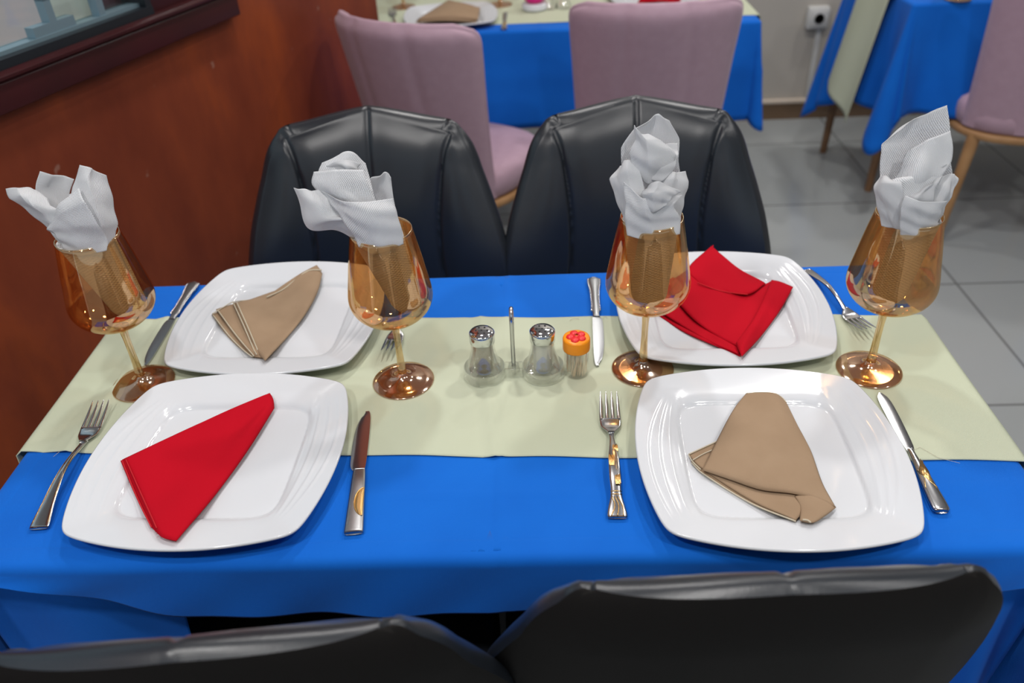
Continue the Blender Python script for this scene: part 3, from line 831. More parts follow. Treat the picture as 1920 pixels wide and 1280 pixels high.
# back right: loosely spread red napkin
q = MB(); k = 'BR'
napkin_sheet(q, k, [(1188, 561), (1230, 588), (1282, 622), (1348, 651), (1388, 668)], [(1262, 520), (1330, 560), (1400, 630)], [(1188, 561), (1225, 540), (1262, 520)], [(1388, 668), (1400, 630)], .0015, .003, seed=1)
S = napkin_sheet(q, k, [(1255, 548), (1300, 598), (1345, 630), (1385, 650)], [(1334, 470), (1350, 479), (1387, 507), (1432, 532), (1448, 526)], [(1255, 548), (1290, 505), (1334, 470)], [(1385, 650), (1418, 600), (1436, 560), (1448, 526)], .0065, .005, wob=.0012, seed=11)
napkin_sheet(q, k, [(1200, 556), (1262, 600), (1330, 640), (1385, 664)], [(1290, 505), (1320, 560), (1350, 600), (1392, 640)], [(1200, 556), (1245, 535), (1290, 505)], [(1385, 664), (1392, 640)], .0040, .003, seed=12)
napkin_sheet(q, k, [(1380, 644, .004), (1386, 658, .002), (1391, 668)], [(1447, 525, .004), (1462, 528, .002), (1487, 538)], [(1380, 644, .004), (1414, 598, .006), (1447, 525, .004)], [(1391, 668), (1425, 632), (1462, 582), (1487, 538)], .0070, .006, seed=3)
napkin_sheet(q, k, [(1310, 530), (1350, 546), (1402, 552), (1435, 532)], [(1334, 461, .002), (1351, 476), (1387, 505), (1434, 531)], [(1310, 530), (1290, 505), (1334, 461, .002)], [(1435, 532), (1434, 531)], .0105, .004, seed=8)
q.tube(crom([on_plate(k, *p, off=o) for p, o in (((1326, 476), .010), ((1334, 468), .012), ((1337, 460), .014))], 8), [.0024, .0022, .002, .0018, .0015, .0012, .0008, .0004], 6)
rn2 = tag(q.build('cloth_napkin', M['red'], thick=0.0011), 'red napkin spread in a loose fold on the back right plate', 'napkin', 'folded cloth napkins')
hem(rn2, along(k, [(1308, 530), (1350, 545), (1402, 552)], .0135), M['redstitch'], .0008)

# front right: wide khaki napkin
q = MB(); k = 'FR'
napkin_sheet(q, k, [(1296, 866), (1316, 886), (1408, 943), (1492, 978)], [(1345, 828), (1420, 860), (1520, 920)], [(1296, 866), (1320, 846), (1345, 828)], [(1492, 978), (1505, 950), (1520, 920)], .0015, .003)
napkin_sheet(q, k, [(1291, 851), (1312, 875), (1408, 938), (1492, 975)], [(1346, 826), (1420, 850), (1530, 925)], [(1291, 851), (1320, 838), (1346, 826)], [(1492, 975), (1515, 950), (1530, 925)], .0040, .003)
napkin_sheet(q, k, [(1500, 976), (1523, 980), (1545, 968), (1567, 951)], [(1490, 930), (1530, 925), (1555, 940)], [(1500, 976), (1500, 950), (1490, 930)], [(1567, 951), (1562, 946), (1555, 940)], .0055, .004)
S = napkin_sheet(q, k, [(1317, 881), (1372, 900), (1427, 918), (1485, 925), (1523, 934), (1566, 950)], [(1400, 737), (1430, 735), (1454, 738), (1473, 753)], [(1317, 881), (1346, 823), (1377, 766), (1400, 737)], [(1566, 950), (1542, 907), (1520, 846), (1496, 800), (1473, 753)], .0085, .006, wob=.0010, seed=21)
kn2 = tag(q.build('cloth_napkin', M['khaki'], thick=0.0012), 'broad khaki napkin with cream-stitched under layers on the front right plate', 'napkin', 'folded cloth napkins')
hem(kn2, along(k, [(1297, 867), (1316, 886), (1408, 943), (1492, 977)], .0035), M['stitch'])
hem(kn2, along(k, [(1292, 851), (1318, 839), (1345, 827)], .0065), M['stitch'])
hem(kn2, along(k, [(1299, 862), (1318, 851), (1336, 843)], .0075), M['stitch'], .0007)
hem(kn2, along(k, [(1291, 852), (1298, 864), (1314, 880)], .0060), M['stitch'], .0007)
hem(kn2, along(k, [(1401, 737), (1430, 735), (1454, 738), (1466, 745), (1474, 754)], .0105), M['stitch'], .0008)
hem(kn2, along(k, [(1505, 974), (1514, 975), (1520, 979)], .008), M['stitch'], .0010)

# ------------------------------------------------------------------ wine glasses
def wine_glass(loc, label, group='amber wine glasses'):
    t = thing('wine_glass', loc, 0, label, 'wine glass', group)
    q = MB(); q.lathe([(0, 0.0008), (.030, 0.0), (.0405, 0.0), (.0415, .0012), (.0405, .0022), (.030, .0038), (.018, .0062), (.009, .0105), (.0062, .0155)], 64); q.build('foot', M['foot'], t)
    q = MB(); q.lathe([(.0, .0100), (.0062, .0155), (.0056, .022), (.0048, .034), (.0043, .055), (.0043, .075), (.0050, .086), (.0068, .093), (.0095, .0965), (.0, .0985)], 32); q.build('stem', M['stem'], t)
    outer = [(.0, .0960), (.012, .0968), (.025, .1010), (.038, .1088), (.047, .1180), (.0518, .1280), (.0530, .1370), (.0518, .1480), (.0490, .1640), (.0455, .1850), (.0415, .2070), (.0372, .2280)]
    oc = crom(outer, 44)
    inner = [(max(r - .0009, 0), z + .0009 * (1 if z < .12 else 0)) for r, z in oc[::-1]]
    q = MB(); q.lathe([tuple(p) for p in oc] + inner, 72); b = q.build('bowl', M['bowl'], t)
    q = MB(); q.tube([(.0368 * math.cos(a), .0368 * math.sin(a), .2282) for a in np.linspace(0, 2 * PI, 64, endpoint=False)], .00055, 6, closed=True); q.build('rim', M['rim'], b)
    return t
GL = [(-0.549, 0.880), (-0.188, 0.871), (0.135, 0.884), (0.431, 0.869)]
GZ = TZ + 0.0030
g0 = wine_glass((GL[0][0], GL[0][1], GZ), 'amber wine glass at far left against the red-brown wall, napkin with splayed corners')
dup(g0, (*GL[1], GZ), 0.4, 'amber wine glass left of the salt and pepper set, napkin leaning left out of it')
dup(g0, (*GL[2], GZ), 0.9, 'amber wine glass between the toothpicks and the spread red napkin')
dup(g0, (*GL[3], GZ), 1.3, 'amber wine glass at far right in front of the grey floor')

# paper napkins: sheets given as rows of (pixel x, pixel y, nearness in m) at the glass's own distance
def paper(gi, sheets, cone, label, creased=False):
    gx, gy = GL[gi]; q = MB()
    for rows in sheets:
        G = np.array([[atY(px, py, gy - d) for px, py, d in row] for row in rows])
        nr = 14 * (len(rows) - 1) + 1; nc = 12 * (max(len(r) for r in rows) - 1) + 1
        rs = pline if creased else crom
        A = np.array([rs(row, nc) for row in G])                      # resample along columns
        S = np.array([rs(A[:, j], nr) for j in range(nc)])          # then along rows
        sd = float(rows[0][0][0]); nn = np.cross(np.gradient(S, axis=0), np.gradient(S, axis=1)); nn /= np.linalg.norm(nn, axis=2, keepdims=True) + 1e-12
        uu = np.linspace(0, 1, S.shape[0])[:, None]; vv = np.linspace(0, 1, S.shape[1])[None]
        dz = 0.0016 * (np.abs(np.sin(3.1 * uu + 1.7 * vv + sd)) ** .6 - .5) + 0.0012 * np.sin(9 * uu - 4 * vv + sd) * vv + 0.0007 * np.sin(17 * vv + 6 * uu + sd)
        S = S + nn * dz[:, :, None]
        q.grid(S)
    # rolled cone inside the bowl:  (bottom x off, y off, z, radius) -> rim centre, radius
    (bx, by, bz, br), (tx, ty, tz, tr), turns = cone
    P = []
    n = 120
    for i in range(n):
        a = 2 * PI * turns * i / (n - 1); row = []
        for j in range(30):
            v = j / 29
            r = (br + (tr - br) * v) * (1 - 0.06 * (turns - 1) - 0.10 * i / (n - 1)) * (1 + 0.06 * math.sin(5 * a + 2 * v) * v)
            r *= min(1, math.sqrt(max(0, 1 - (1 - min(v / .16, 1)) ** 2)) + .02)
            row.append((gx + bx + (tx - bx) * v + r * math.cos(a + gi), gy + by + (ty - by) * v + r * math.sin(a + gi), GZ + bz + (tz - bz) * v))
        P.append(row)
    q.grid(P)
    o = q.build('paper_napkin', M['paper'], thick=0.0004, auto=22 if creased else 60)
    return tag(o, label, 'paper napkin', 'white paper napkins in the glasses')

N1 = [  # far left glass
  [[(128, 470, -.005), (140, 474, -.01), (170, 470, -.015)], [(104, 420, -.004), (112, 400, -.012), (150, 400, -.02)], [(67, 356, -.005), (90, 350, -.018), (130, 365, -.025)], [(75, 321, -.012), (104, 327, -.022), (139, 335, -.03)]],
  [[(118, 462, .012), (128, 468, .018), (150, 472, .02)], [(92, 430, .012), (100, 418, .022), (122, 400, .02)], [(50, 393, .014), (62, 384, .026), (95, 385, .018)], [(19, 371, .012), (38, 366, .024), (88, 368, .010)], [(12, 353, .010), (31, 351, .015), (68, 356, -.004)]],
  [[(160, 474, .022), (190, 470, .024), (216, 450, .004)], [(150, 440, .028), (190, 425, .030), (221, 420, .002)], [(134, 392, .022), (175, 375, .026), (212, 380, -.004)], [(137, 350, .006), (165, 335, .014), (205, 352, -.008)], [(150, 309, -.002), (172, 315, .004), (196, 329, -.010)]],
  [[(120, 466, .026), (150, 480, .033), (200, 470, .030)], [(114, 455, .026), (148, 464, .034), (204, 452, .026)], [(103, 440, .026), (140, 425, .036), (185, 420, .034)], [(89, 430, .024), (118, 398, .034), (160, 378, .034)], [(93, 420, .022), (110, 388, .026), (146, 352, .022)]],
  [[(146, 470, .02), (165, 470, .028), (190, 465, .024)], [(120, 410, .022), (142, 400, .034), (165, 395, .026)], [(126, 372, .010), (142, 360, .022), (158, 360, .012)]],
]
paper(0, N1, ((.022, .002, .112, .021), (-.003, 0, .226, .0335), 1.35), 'white paper napkin with four splayed corners in the far left glass', creased=True)
N2 = [
  [[(668, 455, -.004), (700, 470, -.01), (752, 450, -.012)], [(640, 380, -.004), (690, 380, -.02), (742, 395, -.015)], [(690, 345, -.01), (712, 335, -.02), (735, 350, -.02)], [(697, 333, -.01), (722, 323, -.02), (733, 332, -.02)]],
  [[(672, 450, .004), (705, 460, .010), (740, 450, .008)], [(622, 385, .004), (660, 380, .022), (712, 390, .012)], [(588, 345, .000), (625, 352, .022), (690, 345, .012)], [(590, 322, -.004), (630, 318, .012), (682, 318, .006)]],
  [[(660, 430, .0), (680, 440, .008), (720, 440, .002)], [(600, 350, -.004), (640, 360, .008), (700, 360, .0)], [(598, 322, -.008), (640, 312, -.002), (693, 335, -.01)], [(604, 305, -.012), (656, 284, -.014), (686, 306, -.016)]],
  [[(645, 333, -.004), (660, 336, .006), (678, 330, -.004)], [(628, 318, -.006), (648, 314, .010), (670, 318, .0)], [(612, 310, -.01), (640, 300, .002), (676, 308, -.006)]],
  [[(662, 445, .014), (668, 448, .02), (690, 452, .02)], [(624, 430, .018), (650, 415, .028), (672, 420, .02)], [(578, 430, .014), (600, 408, .030), (640, 400, .020)], [(562, 385, .010), (585, 380, .024), (620, 375, .014)], [(550, 352, .006), (570, 354, .014), (600, 356, .004)]],
  [[(674, 462, .030), (705, 478, .036), (756, 456, .026)], [(664, 443, .030), (704, 453, .038), (755, 438, .026)], [(636, 404, .030), (685, 405, .042), (744, 400, .024)], [(598, 357, .008), (660, 378, .036), (737, 372, .018)]],
]
paper(1, N2, ((.022, .0, .112, .018), (-.004, 0, .226, .0325), 1.35), 'white paper napkin rolled like a rose, one flap leaning left')
N3 = [
  [[(1180, 420, -.012), (1222, 430, -.02), (1272, 420, -.012)], [(1166, 330, -.012), (1220, 340, -.026), (1276, 330, -.014)], [(1165, 278, -.010), (1222, 270, -.024), (1272, 300, -.016)], [(1188, 240, -.012), (1226, 232, -.02), (1274, 262, -.016)], [(1214, 226, -.012), (1235, 213, -.018), (1255, 226, -.016)]],
  [[(1192, 330, .006), (1215, 345, .014), (1250, 335, .006)], [(1180, 290, .004), (1215, 300, .020), (1268, 290, .006)], [(1192, 262, .002), (1212, 262, .014), (1240, 262, .004)], [(1190, 234, .0), (1200, 248, .008), (1222, 258, .0)]],
  [[(1205, 335, .010), (1240, 340, .016), (1262, 320, .008)], [(1200, 300, .004), (1230, 310, .012), (1272, 290, .004)], [(1212, 268, -.004), (1232, 272, -.004), (1270, 268, -.008)]],
  [[(1176, 424, .008), (1200, 430, .018), (1225, 430, .02)], [(1152, 365, .006), (1185, 370, .024), (1210, 360, .02)], [(1143, 335, .0), (1175, 322, .014), (1200, 325, .012)], [(1162, 310, -.006), (1178, 300, .004), (1192, 300, .004)]],
  [[(1222, 430, .022), (1250, 426, .022), (1277, 412, .008)], [(1222, 380, .020), (1255, 370, .022), (1284, 370, .004)], [(1238, 340, .012), (1262, 335, .014), (1290, 340, .0)], [(1246, 325, .004), (1268, 322, .006), (1282, 322, -.004)]],
  [[(1176, 440, .030), (1222, 452, .036), (1274, 438, .028)], [(1172, 414, .030), (1222, 424, .038), (1276, 410, .026)], [(1172, 378, .026), (1210, 392, .040), (1262, 385, .030)], [(1168, 340, .018), (1205, 372, .034), (1280, 365, .018)]],
  [[(1210, 392, .036), (1225, 398, .040), (1250, 384, .036)], [(1204, 366, .030), (1225, 360, .042), (1262, 368, .032)], [(1220, 345, .024), (1238, 340, .030), (1276, 360, .024)]],
]
paper(2, N3, ((.003, .0, .104, .022), (0, 0, .226, .0340), 1.4), 'white paper napkin standing upright with a hooded tip', creased=True)
N4 = [
  [[(1665, 415, -.01), (1700, 425, -.016), (1756, 415, -.01)], [(1650, 340, -.01), (1705, 340, -.022), (1785, 340, -.01)], [(1652, 285, -.01), (1705, 275, -.022), (1780, 285, -.012)], [(1653, 268, -.012), (1700, 240, -.02), (1781, 240, -.014)], [(1690, 240, -.012), (1740, 210, -.018), (1776, 198, -.014)]],
  [[(1690, 400, .006), (1715, 410, .018), (1750, 400, .012)], [(1672, 345, .004), (1712, 345, .026), (1765, 330, .014)], [(1690, 315, .0), (1725, 305, .018), (1785, 300, .004)], [(1700, 285, -.004), (1738, 262, .006), (1783, 245, -.006)]],
  [[(1655, 415, .012), (1690, 425, .024), (1730, 420, .022)], [(1650, 370, .010), (1695, 375, .032), (1745, 365, .022)], [(1650, 345, .004), (1700, 338, .026), (1762, 320, .012)], [(1654, 340, .0), (1700, 334, .020), (1775, 306, .008), ][:3]],
  [[(1654, 422, .020), (1672, 428, .028), (1694, 430, .032)], [(1645, 385, .016), (1668, 390, .030), (1695, 385, .034)], [(1638, 350, .010), (1662, 345, .024), (1690, 342, .028)], [(1650, 326, .0), (1664, 334, .012), (1684, 338, .020)]],
  [[(1688, 440, .034), (1722, 444, .036), (1756, 436, .026)], [(1687, 418, .036), (1722, 426, .038), (1758, 416, .026)], [(1690, 385, .038), (1725, 392, .042), (1768, 390, .028)], [(1697, 366, .036), (1730, 378, .040), (1774, 376, .026)]],
  [[(1740, 425, .020), (1752, 420, .018), (1762, 412, .008)], [(1745, 385, .022), (1768, 375, .016), (1786, 362, .004)], [(1752, 358, .016), (1775, 345, .008), (1797, 336, -.004)], [(1765, 332, .002), (1778, 326, .0), (1792, 328, -.006)]],
  [[(1692, 405, .030), (1712, 412, .036), (1745, 405, .030)], [(1700, 368, .030), (1716, 372, .036), (1755, 350, .024)], [(1715, 356, .022), (1735, 352, .028), (1772, 322, .012)]],
]
paper(3, N4, ((-.004, .0, .106, .021), (.006, -.001, .226, .0300), 1.4), 'white paper napkin spiralling to a tall point')

# ------------------------------------------------------------------ cutlery
def loft(q, secs, n=16):
    """secs: (y, halfwidth, z, half thickness, x offset) along +y; superelliptic sections"""
    G = []
    for (y, w, z, th, xo) in secs:
        G.append([(xo + w * math.copysign(abs(math.cos(a)) ** .7, math.cos(a)), y, z + th * math.copysign(abs(math.sin(a)) ** .8, math.sin(a))) for a in np.linspace(0, 2 * PI, n, endpoint=False)])
    o = q.grid(G, closev=True, flip=True)
    q.f.append(tuple(o + k for k in range(n))); q.f.append(tuple(o + (len(secs) - 1) * n + k for k in range(n - 1, -1, -1)))
def csecs(keys, n):
    K = np.array(keys, float); ys = K[:, 0]
    out = []
    for y in np.linspace(ys[0], ys[-1], n):
        out.append(tuple([y] + [smooth_interp(list(zip(ys, K[:, j])), y) for j in range(1, K.shape[1])]))
    return out
def place2(t, tip, end):
    d = np.array(tip[:2]) - np.array(end[:2]); t.location = (float(end[0]), float(end[1]), float(end[2]))
    t.rotation_euler = (0, 0, math.atan2(-d[0], d[1])); return float(np.linalg.norm(d))
ZC = TZ + 0.0028
def fork(tip, end, style, label, group='forks beside the plates', m=None, zb=ZC):
    m = m or M['steel']
    t = thing('dinner_fork', (0, 0, 0), 0, label, 'fork', group)
    L = place2(t, tip, (end[0], end[1], zb))
    hw = {'flare': .0095, 'leaf': .0080, 'bead': .0075, 'plain': .0075}[style]
    q = MB()
    if style == 'flare': W = [(0, .0105), (.004, .0110), (.03, .0080), (.07, .0046), (.10, .0034), (.125, .0034), (.138, .0048)]
    elif style == 'leaf': W = [(0, .0100), (.003, .0112), (.012, .0098), (.030, .0062), (.055, .0066), (.085, .0062), (.105, .0046), (.125, .0034), (.138, .0045)]
    else: W = [(0, .0072), (.004, .0082), (.03, .0066), (.07, .0042), (.10, .0032), (.125, .0032), (.138, .0046)]
    sc = L / .205
    keys = [(y * sc, w, 0.0020 + 0.011 * math.sin(PI * min(y / .15, 1)) ** 1.3, .0016 + (.0008 if y > .09 and y < .13 else 0), 0) for y, w in W]
    loft(q, csecs(keys, 60)); h = q.build('handle', m, t)
    # head: palm widening then four tines
    zf = lambda y: 0.0045 + 0.010 * max(0, (y - .150) / .055) ** 1.6 + 0.004 * max(0, (.150 - y) / .02)
    q = MB()
    loft(q, csecs([(.134 * sc, .0042, zf(.134), .0015, 0), (.141 * sc, .0082, zf(.141), .0013, 0), (.148 * sc, .0118, zf(.148), .0011, 0), (.156 * sc, .0130, zf(.156), .0010, 0), (.1625 * sc, .0131, zf(.1625), .0009, 0)], 14))
    for i in range(4):
        xo = (i - 1.5) * .0072
        loft(q, csecs([(.160 * sc, .0025, zf(.160), .0009, xo), (.170 * sc, .00225, zf(.170), .00085, xo), (.190 * sc, .0017, zf(.190), .0007, xo * .98), (.205 * sc, .0005, zf(.205), .0003, xo * .96)], 16), 8)
    q.build('tines', m, t)
    if style == 'leaf':
        q = MB()
        zt = lambda y: 0.0020 + 0.011 * math.sin(PI * min(y / sc / .15, 1)) ** 1.3 + .0017
        for (y, s, l) in ((.050, 1, .018), (.078, -1, .017), (.100, 1, .012)):
            y *= sc
            P = [[(s * (.0058 * (1 - j / 5) + (-.0005) * j / 5 * (1 - abs(i / 11 * 2 - 1))) * (1 if i not in (0,) else 1), y + l * (i / 11 - .5), zt(y) + .0007 * math.sin(PI * i / 11)) for j in range(6)] for i in range(12)]
            q.grid(P)
            q.tube([(s * .0058, y - l * .5, zt(y)), (s * .0005, y, zt(y) + .0006), (s * .0045, y + l * .6, zt(y))], .0006, 6)
        for y in (.029, .033): q.tube([(-.0064, y * sc, zt(y * sc) - .001), (0, y * sc, zt(y * sc) + .0001), (.0064, y * sc, zt(y * sc) - .001)], .0007, 6)
        for s in (-.6, 0, .6): q.tube(crom([(s * .005 - .002, .026 * sc, zt(.026)), (s * .007 + .002, .014 * sc, zt(.014)), (s * .011, .002 * sc, zt(.002))], 10), .0007, 6)
        q.build('gold_leaf_inlay', M['gold'], h)
    if style == 'flare':
        q = MB()
        for s in (-1, 1): q.tube(crom([(s * interp(W, y) * .80, y * sc, 0.0020 + 0.011 * math.sin(PI * min(y / .15, 1)) ** 1.3 + .0013) for y in (.006, .03, .06, .09, .125)], 24), .0004, 6)
        q.build('gold_line', M['gold'], h)
    if style == 'bead':
        q = MB()
        for i in range(15):
            y = .006 + .0042 * i
            for s in (-1, 1):
                c = (s * (interp(W, y) + .0002), y * sc, 0.0020 + 0.011 * math.sin(PI * min(y / .15, 1)) ** 1.3 + .0004)
                q.lathe([(.0001, -.0013), (.0011, -.0007), (.0013, 0), (.0011, .0007), (.0001, .0013)], 8, c)
        q.build('beaded_edge', m, h)
    return t
def knife(tip, end, style, label, group='knives beside the plates', flip=1, zb=ZC):
    t = thing('table_knife', (0, 0, 0), 0, label, 'knife', group)
    L = place2(t, tip, (end[0], end[1], zb)); sc = L / .21
    hm = M['steel_dull']
    # blade: flat loft with one curved edge
    y0 = .098 if style != 'bead' else .100
    q = MB(); G = []
    if style == 'round': tab = [(0, .0042, .0042), (.01, .0062, .0055), (.05, .0078, .0070), (.085, .0080, .0074), (.103, .0062, .0062), (.112, .0020, .0020)]
    else: tab = [(0, .0050, .0048), (.006, .0082, .0056), (.02, .0092, .0062), (.06, .0086, .0068), (.085, .0064, .0068), (.100, .0030, .0064), (.108, -.0010, .0056), (.112, -.0036, .0046)]
    if style == 'flat': tab = [(p[0], p[1] * 1.25, p[2] * 1.25) for p in tab]
    for i in range(40):
        y = .112 * i / 39
        a = smooth_interp([(p[0], p[1]) for p in tab], y); b = smooth_interp([(p[0], p[2]) for p in tab], y)
        yy = (y0 + y) * sc; zc = .0030 - .0008 * (y / .112)
        G.append([(-flip * a, yy, zc), (-flip * a * .6, yy, zc + .0006), (flip * b * .2, yy, zc + .0010), (flip * b, yy, zc + .0011), (flip * b, yy, zc - .0011), (flip * b * .2, yy, zc - .0010), (-flip * a * .6, yy, zc - .0006)])
    o = q.grid(G, closev=True); q.f.append(tuple(o + k for k in range(7))); q.f.append(tuple(o + 39 * 7 + k for k in range(6, -1, -1)))
    q.build('blade', M['steel_dull'] if style == 'bead' else M['steel'], t, auto=30)
    q = MB()
    if style == 'flat': keys = [(0, .0102, .0030, .0026, 0), (.002, .0106, .0030, .0028, 0), (.05, .0092, .0031, .0026, 0), (.09, .0078, .0031, .0022, 0), (.101, .0070, .0031, .0018, 0)]
    elif style == 'round': keys = [(0, .0068, .0032, .0028, 0), (.003, .0094, .0034, .0032, 0), (.03, .0088, .0034, .0032, 0), (.06, .0068, .0034, .0028, 0), (.09, .0040, .0032, .0024, 0), (.102, .0040, .0031, .0018, 0)]
    else: keys = [(0, .0040, .0036, .0028, 0), (.003, .0088, .0038, .0034, 0), (.012, .0092, .0038, .0036, 0), (.035, .0062, .0038, .0034, 0), (.07, .0052, .0036, .0030, 0), (.088, .0060, .0034, .0028, 0), (.096, .0050, .0034, .0026, 0), (.103, .0055, .0032, .0018, 0)]
    loft(q, csecs([(k[0] * sc, *k[1:]) for k in keys], 50)); h = q.build('handle', hm if style != 'round' else M['steel'], t)
    q = MB()
    if style == 'flat':
        cy = .045 * sc; P = []
        for i in range(20):
            a = PI * i / 19
            P.append([(flip * (.0086 - .0105 * math.sin(a) * f), cy + .021 * math.cos(a), .0060 - .0001 * f) for f in (0, .33, .66, 1)])
        q.grid(P); q.tube([p[3] for p in P], .0006, 6); q.build('gold_half_moon', M['gold'], h, thick=0.0003)
    elif style == 'round':
        z = .0062; q.add([(.004, .042 * sc, z + .0004), (-.0055, .058 * sc, z), (.0045, .082 * sc, z - .0004), (.0065, .06 * sc, z)], [(0, 3, 2, 1)])
        for a, b in (((-.0062, .034 * sc), (.0058, .078 * sc)), ((.0065, .034 * sc), (-.0055, .062 * sc))): q.tube([(a[0], a[1], z), (b[0], b[1], z - .0005)], .0005, 6)
        q.build('gold_triangle', M['gold'], h, thick=.0004)
    else:
        W = [(0, .004), (.003, .0088), (.012, .0092), (.035, .0062), (.07, .0052), (.088, .0060)]
        for i in range(18):
            y = .005 + .0048 * i
            for s in (-1, 1): q.lathe([(.0001, -.0020), (.0016, -.0012), (.0020, 0), (.0016, .0012), (.0001, .0020)], 8, (s * (interp(W, y) + .0004), y * sc, .0046))
        q.build('beaded_edge', M['gold'] if False else M['steel'], h)
    return t
def C(px, py, z=0.755): return at(px, py, z)
fork(C(189, 749, .768), C(72, 990), 'flare', 'silver fork with fine gold lines, left of the front left plate')
knife(C(684, 772), C(663, 1000), 'flat', 'flat-handled knife with gold half-moon, right of the front left plate')
fork(C(1141, 733, .768), C(1158, 970), 'leaf', 'silver fork with gold leaf pattern, left of the front right plate')
knife(C(1651, 737), C(1766, 960), 'round', 'silver knife with gold triangle, right of the front right plate', flip=-1)
knife(C(270, 683), C(365, 532), 'bead', 'worn knife with grey handle, left of the back left plate', flip=-1)
fork(C(728, 656, .768), C(770, 540), 'bead', 'small dark fork behind the second glass, right of the back left plate')
knife(C(1124, 684), C(1113, 523), 'bead', 'knife with beaded handle, between toothpicks and the back right plate')
fork(C(1630, 615, .768), C(1513, 506), 'plain', 'silver fork right of the back right plate, tines raised over the runner')

# ------------------------------------------------------------------ salt and pepper caddy, toothpicks
CY = 0.879
ct = thing('condiment_caddy', (-0.0385, CY, TZ + .0028), 0, 'clear plastic caddy with tall metal loop handle holding salt and pepper', 'caddy')
q = MB()
for s in (-1, 1):
    c = (s * .0395, 0, 0)
    q.lathe([(0, .0), (.026, 0), (.0285, .001), (.0290, .004), (.0285, .012), (.0275, .0165), (.0262, .0165), (.0262, .0035), (0, .0030)], 48, c)
for s in (-1, 1): q.box((0, s * .0075, .008), (.024, .003, .016), 0, .001)
q.lathe([(.0, .0), (.008, 0), (.0085, .010), (.0068, .018), (.0045, .018), (.0045, .0)], 20)
q.build('base', M['clear'], ct, auto=50)
q = MB()
q.tube(crom([(0, 0, .002), (0, 0, .035), (0, 0, .07), (0, .000, .090), (0, .004, .0985), (0, .009, .1005), (0, .0135, .096), (0, .0135, .084), (0, .009, .070), (0, .0035, .060)], 50), .0029, 12)
q.build('handle', M['steel'], ct)
def shaker(loc, label, fill):
    t = thing('shaker', loc, 0, label, 'shaker', 'salt and pepper shakers')
    prof = crom([(.0, .0), (.019, .0), (.0235, .004), (.0238, .010), (.0205, .022), (.0178, .032), (.0160, .042), (.0156, .050), (.0158, .056)], 40)
    q = MB(); q.lathe([tuple(p) for p in prof], 40); q.lathe([(0, .006), (.0122, .006), (.0132, .012), (.0132, .055)], 30); q.build('body', M['clear'], t)
    q = MB(); q.lathe([(0, .0065), (.0116, .0065), (.0126, .012), (.0126, .050), (.0120, .052), (0, .0525)], 30); q.build('contents', fill, t)
    q = MB(); q.lathe([(.0163, .0530), (.0168, .0535), (.0169, .0655), (.0166, .0672), (.0150, .0690), (.009, .0703), (0, .0707)], 40); cp = q.build('cap', M['chrome'], t)
    q = MB()
    for i in range(7):
        a = 2 * PI * i / 6; r = .0075 if i < 6 else 0
        q.lathe([(0, .0003), (.0013, .0002), (.0013, -.0006)], 10, (r * math.cos(a), r * math.sin(a), .0708 if i == 6 else .0706))
    q.build('pour_hole', M['dark'], cp)['kind'] = 'stuff'
    return t
shaker((-0.078, CY, TZ + .0063), 'pepper shaker with chrome cap, left of the caddy handle', M['pepper'])
shaker((0.001, CY, TZ + .0063), 'salt shaker with chrome cap, between the caddy handle and the toothpicks', M['salt'])
TP = (0.0455, 0.880, TZ + .0028)
t = thing('toothpick_holder', TP, 0.15, 'clear toothpick jar with orange lid and red flower', 'toothpick holder')
q = MB(); q.lathe([(0, 0), (.0155, 0), (.0165, .0012), (.0165, .044), (.0158, .044), (.0158, .0015), (0, .0012)], 48); q.build('body', M['jar'], t)
q = MB(); q.lathe([(.0165, .0405), (.0180, .0408), (.0182, .042), (.0182, .0560), (.0174, .0580), (.0155, .0588), (.0, .0590)], 48); lid = q.build('lid', M['orange'], t)
q = MB()
for i in range(5):
    a = 2 * PI * i / 5 + PI / 2 + .2
    q.lathe([(0, .0024), (.003, .0022), (.0048, .0014), (.0056, 0), (.0056, -.0006)], 24, (.0080 * math.cos(a), .0080 * math.sin(a), .0592))
q.lathe([(.0024, .0030), (.0040, .0024), (.0048, 0)], 24, (0, 0, .0592)); q.build('flower', M['flower'], lid)
q = MB(); q.lathe([(0, .0012), (.0024, .0012), (.0026, -.0004)], 16, (0, 0, .0592)); q.build('flower_centre', M['orange'], lid)
rr = random.Random(3); first = None
for i in range(70):
    a = rr.uniform(0, 2 * PI); r = .0142 * math.sqrt(rr.random()); a2 = a + rr.uniform(-.5, .5) ; r2 = min(.0145, max(0, r + rr.uniform(-.003, .003)))
    p0 = Vector((r * math.cos(a), r * math.sin(a), .002)); tw = .45
    p1 = Vector((r2 * math.cos(a2 + tw), r2 * math.sin(a2 + tw), .056 - .003 * rr.random()))
    if first is None:
        q = MB(); q.tube([(0, 0, 0), (0, 0, .004), (0, 0, .050), (0, 0, .0545)], [.0003, .00095, .00095, .0003], 6)
        first = o = tag(q.build('toothpick', M['pick']), 'thin wooden toothpick standing in the orange-lidded jar', 'toothpick', 'toothpicks in the jar')
    else: o = first.copy(); COL.objects.link(o)
    d = (p1 - p0).normalized(); o.rotation_mode = 'QUATERNION'; o.rotation_quaternion = Vector((0, 0, 1)).rotation_difference(d)
    o.location = Vector(TP) + p0

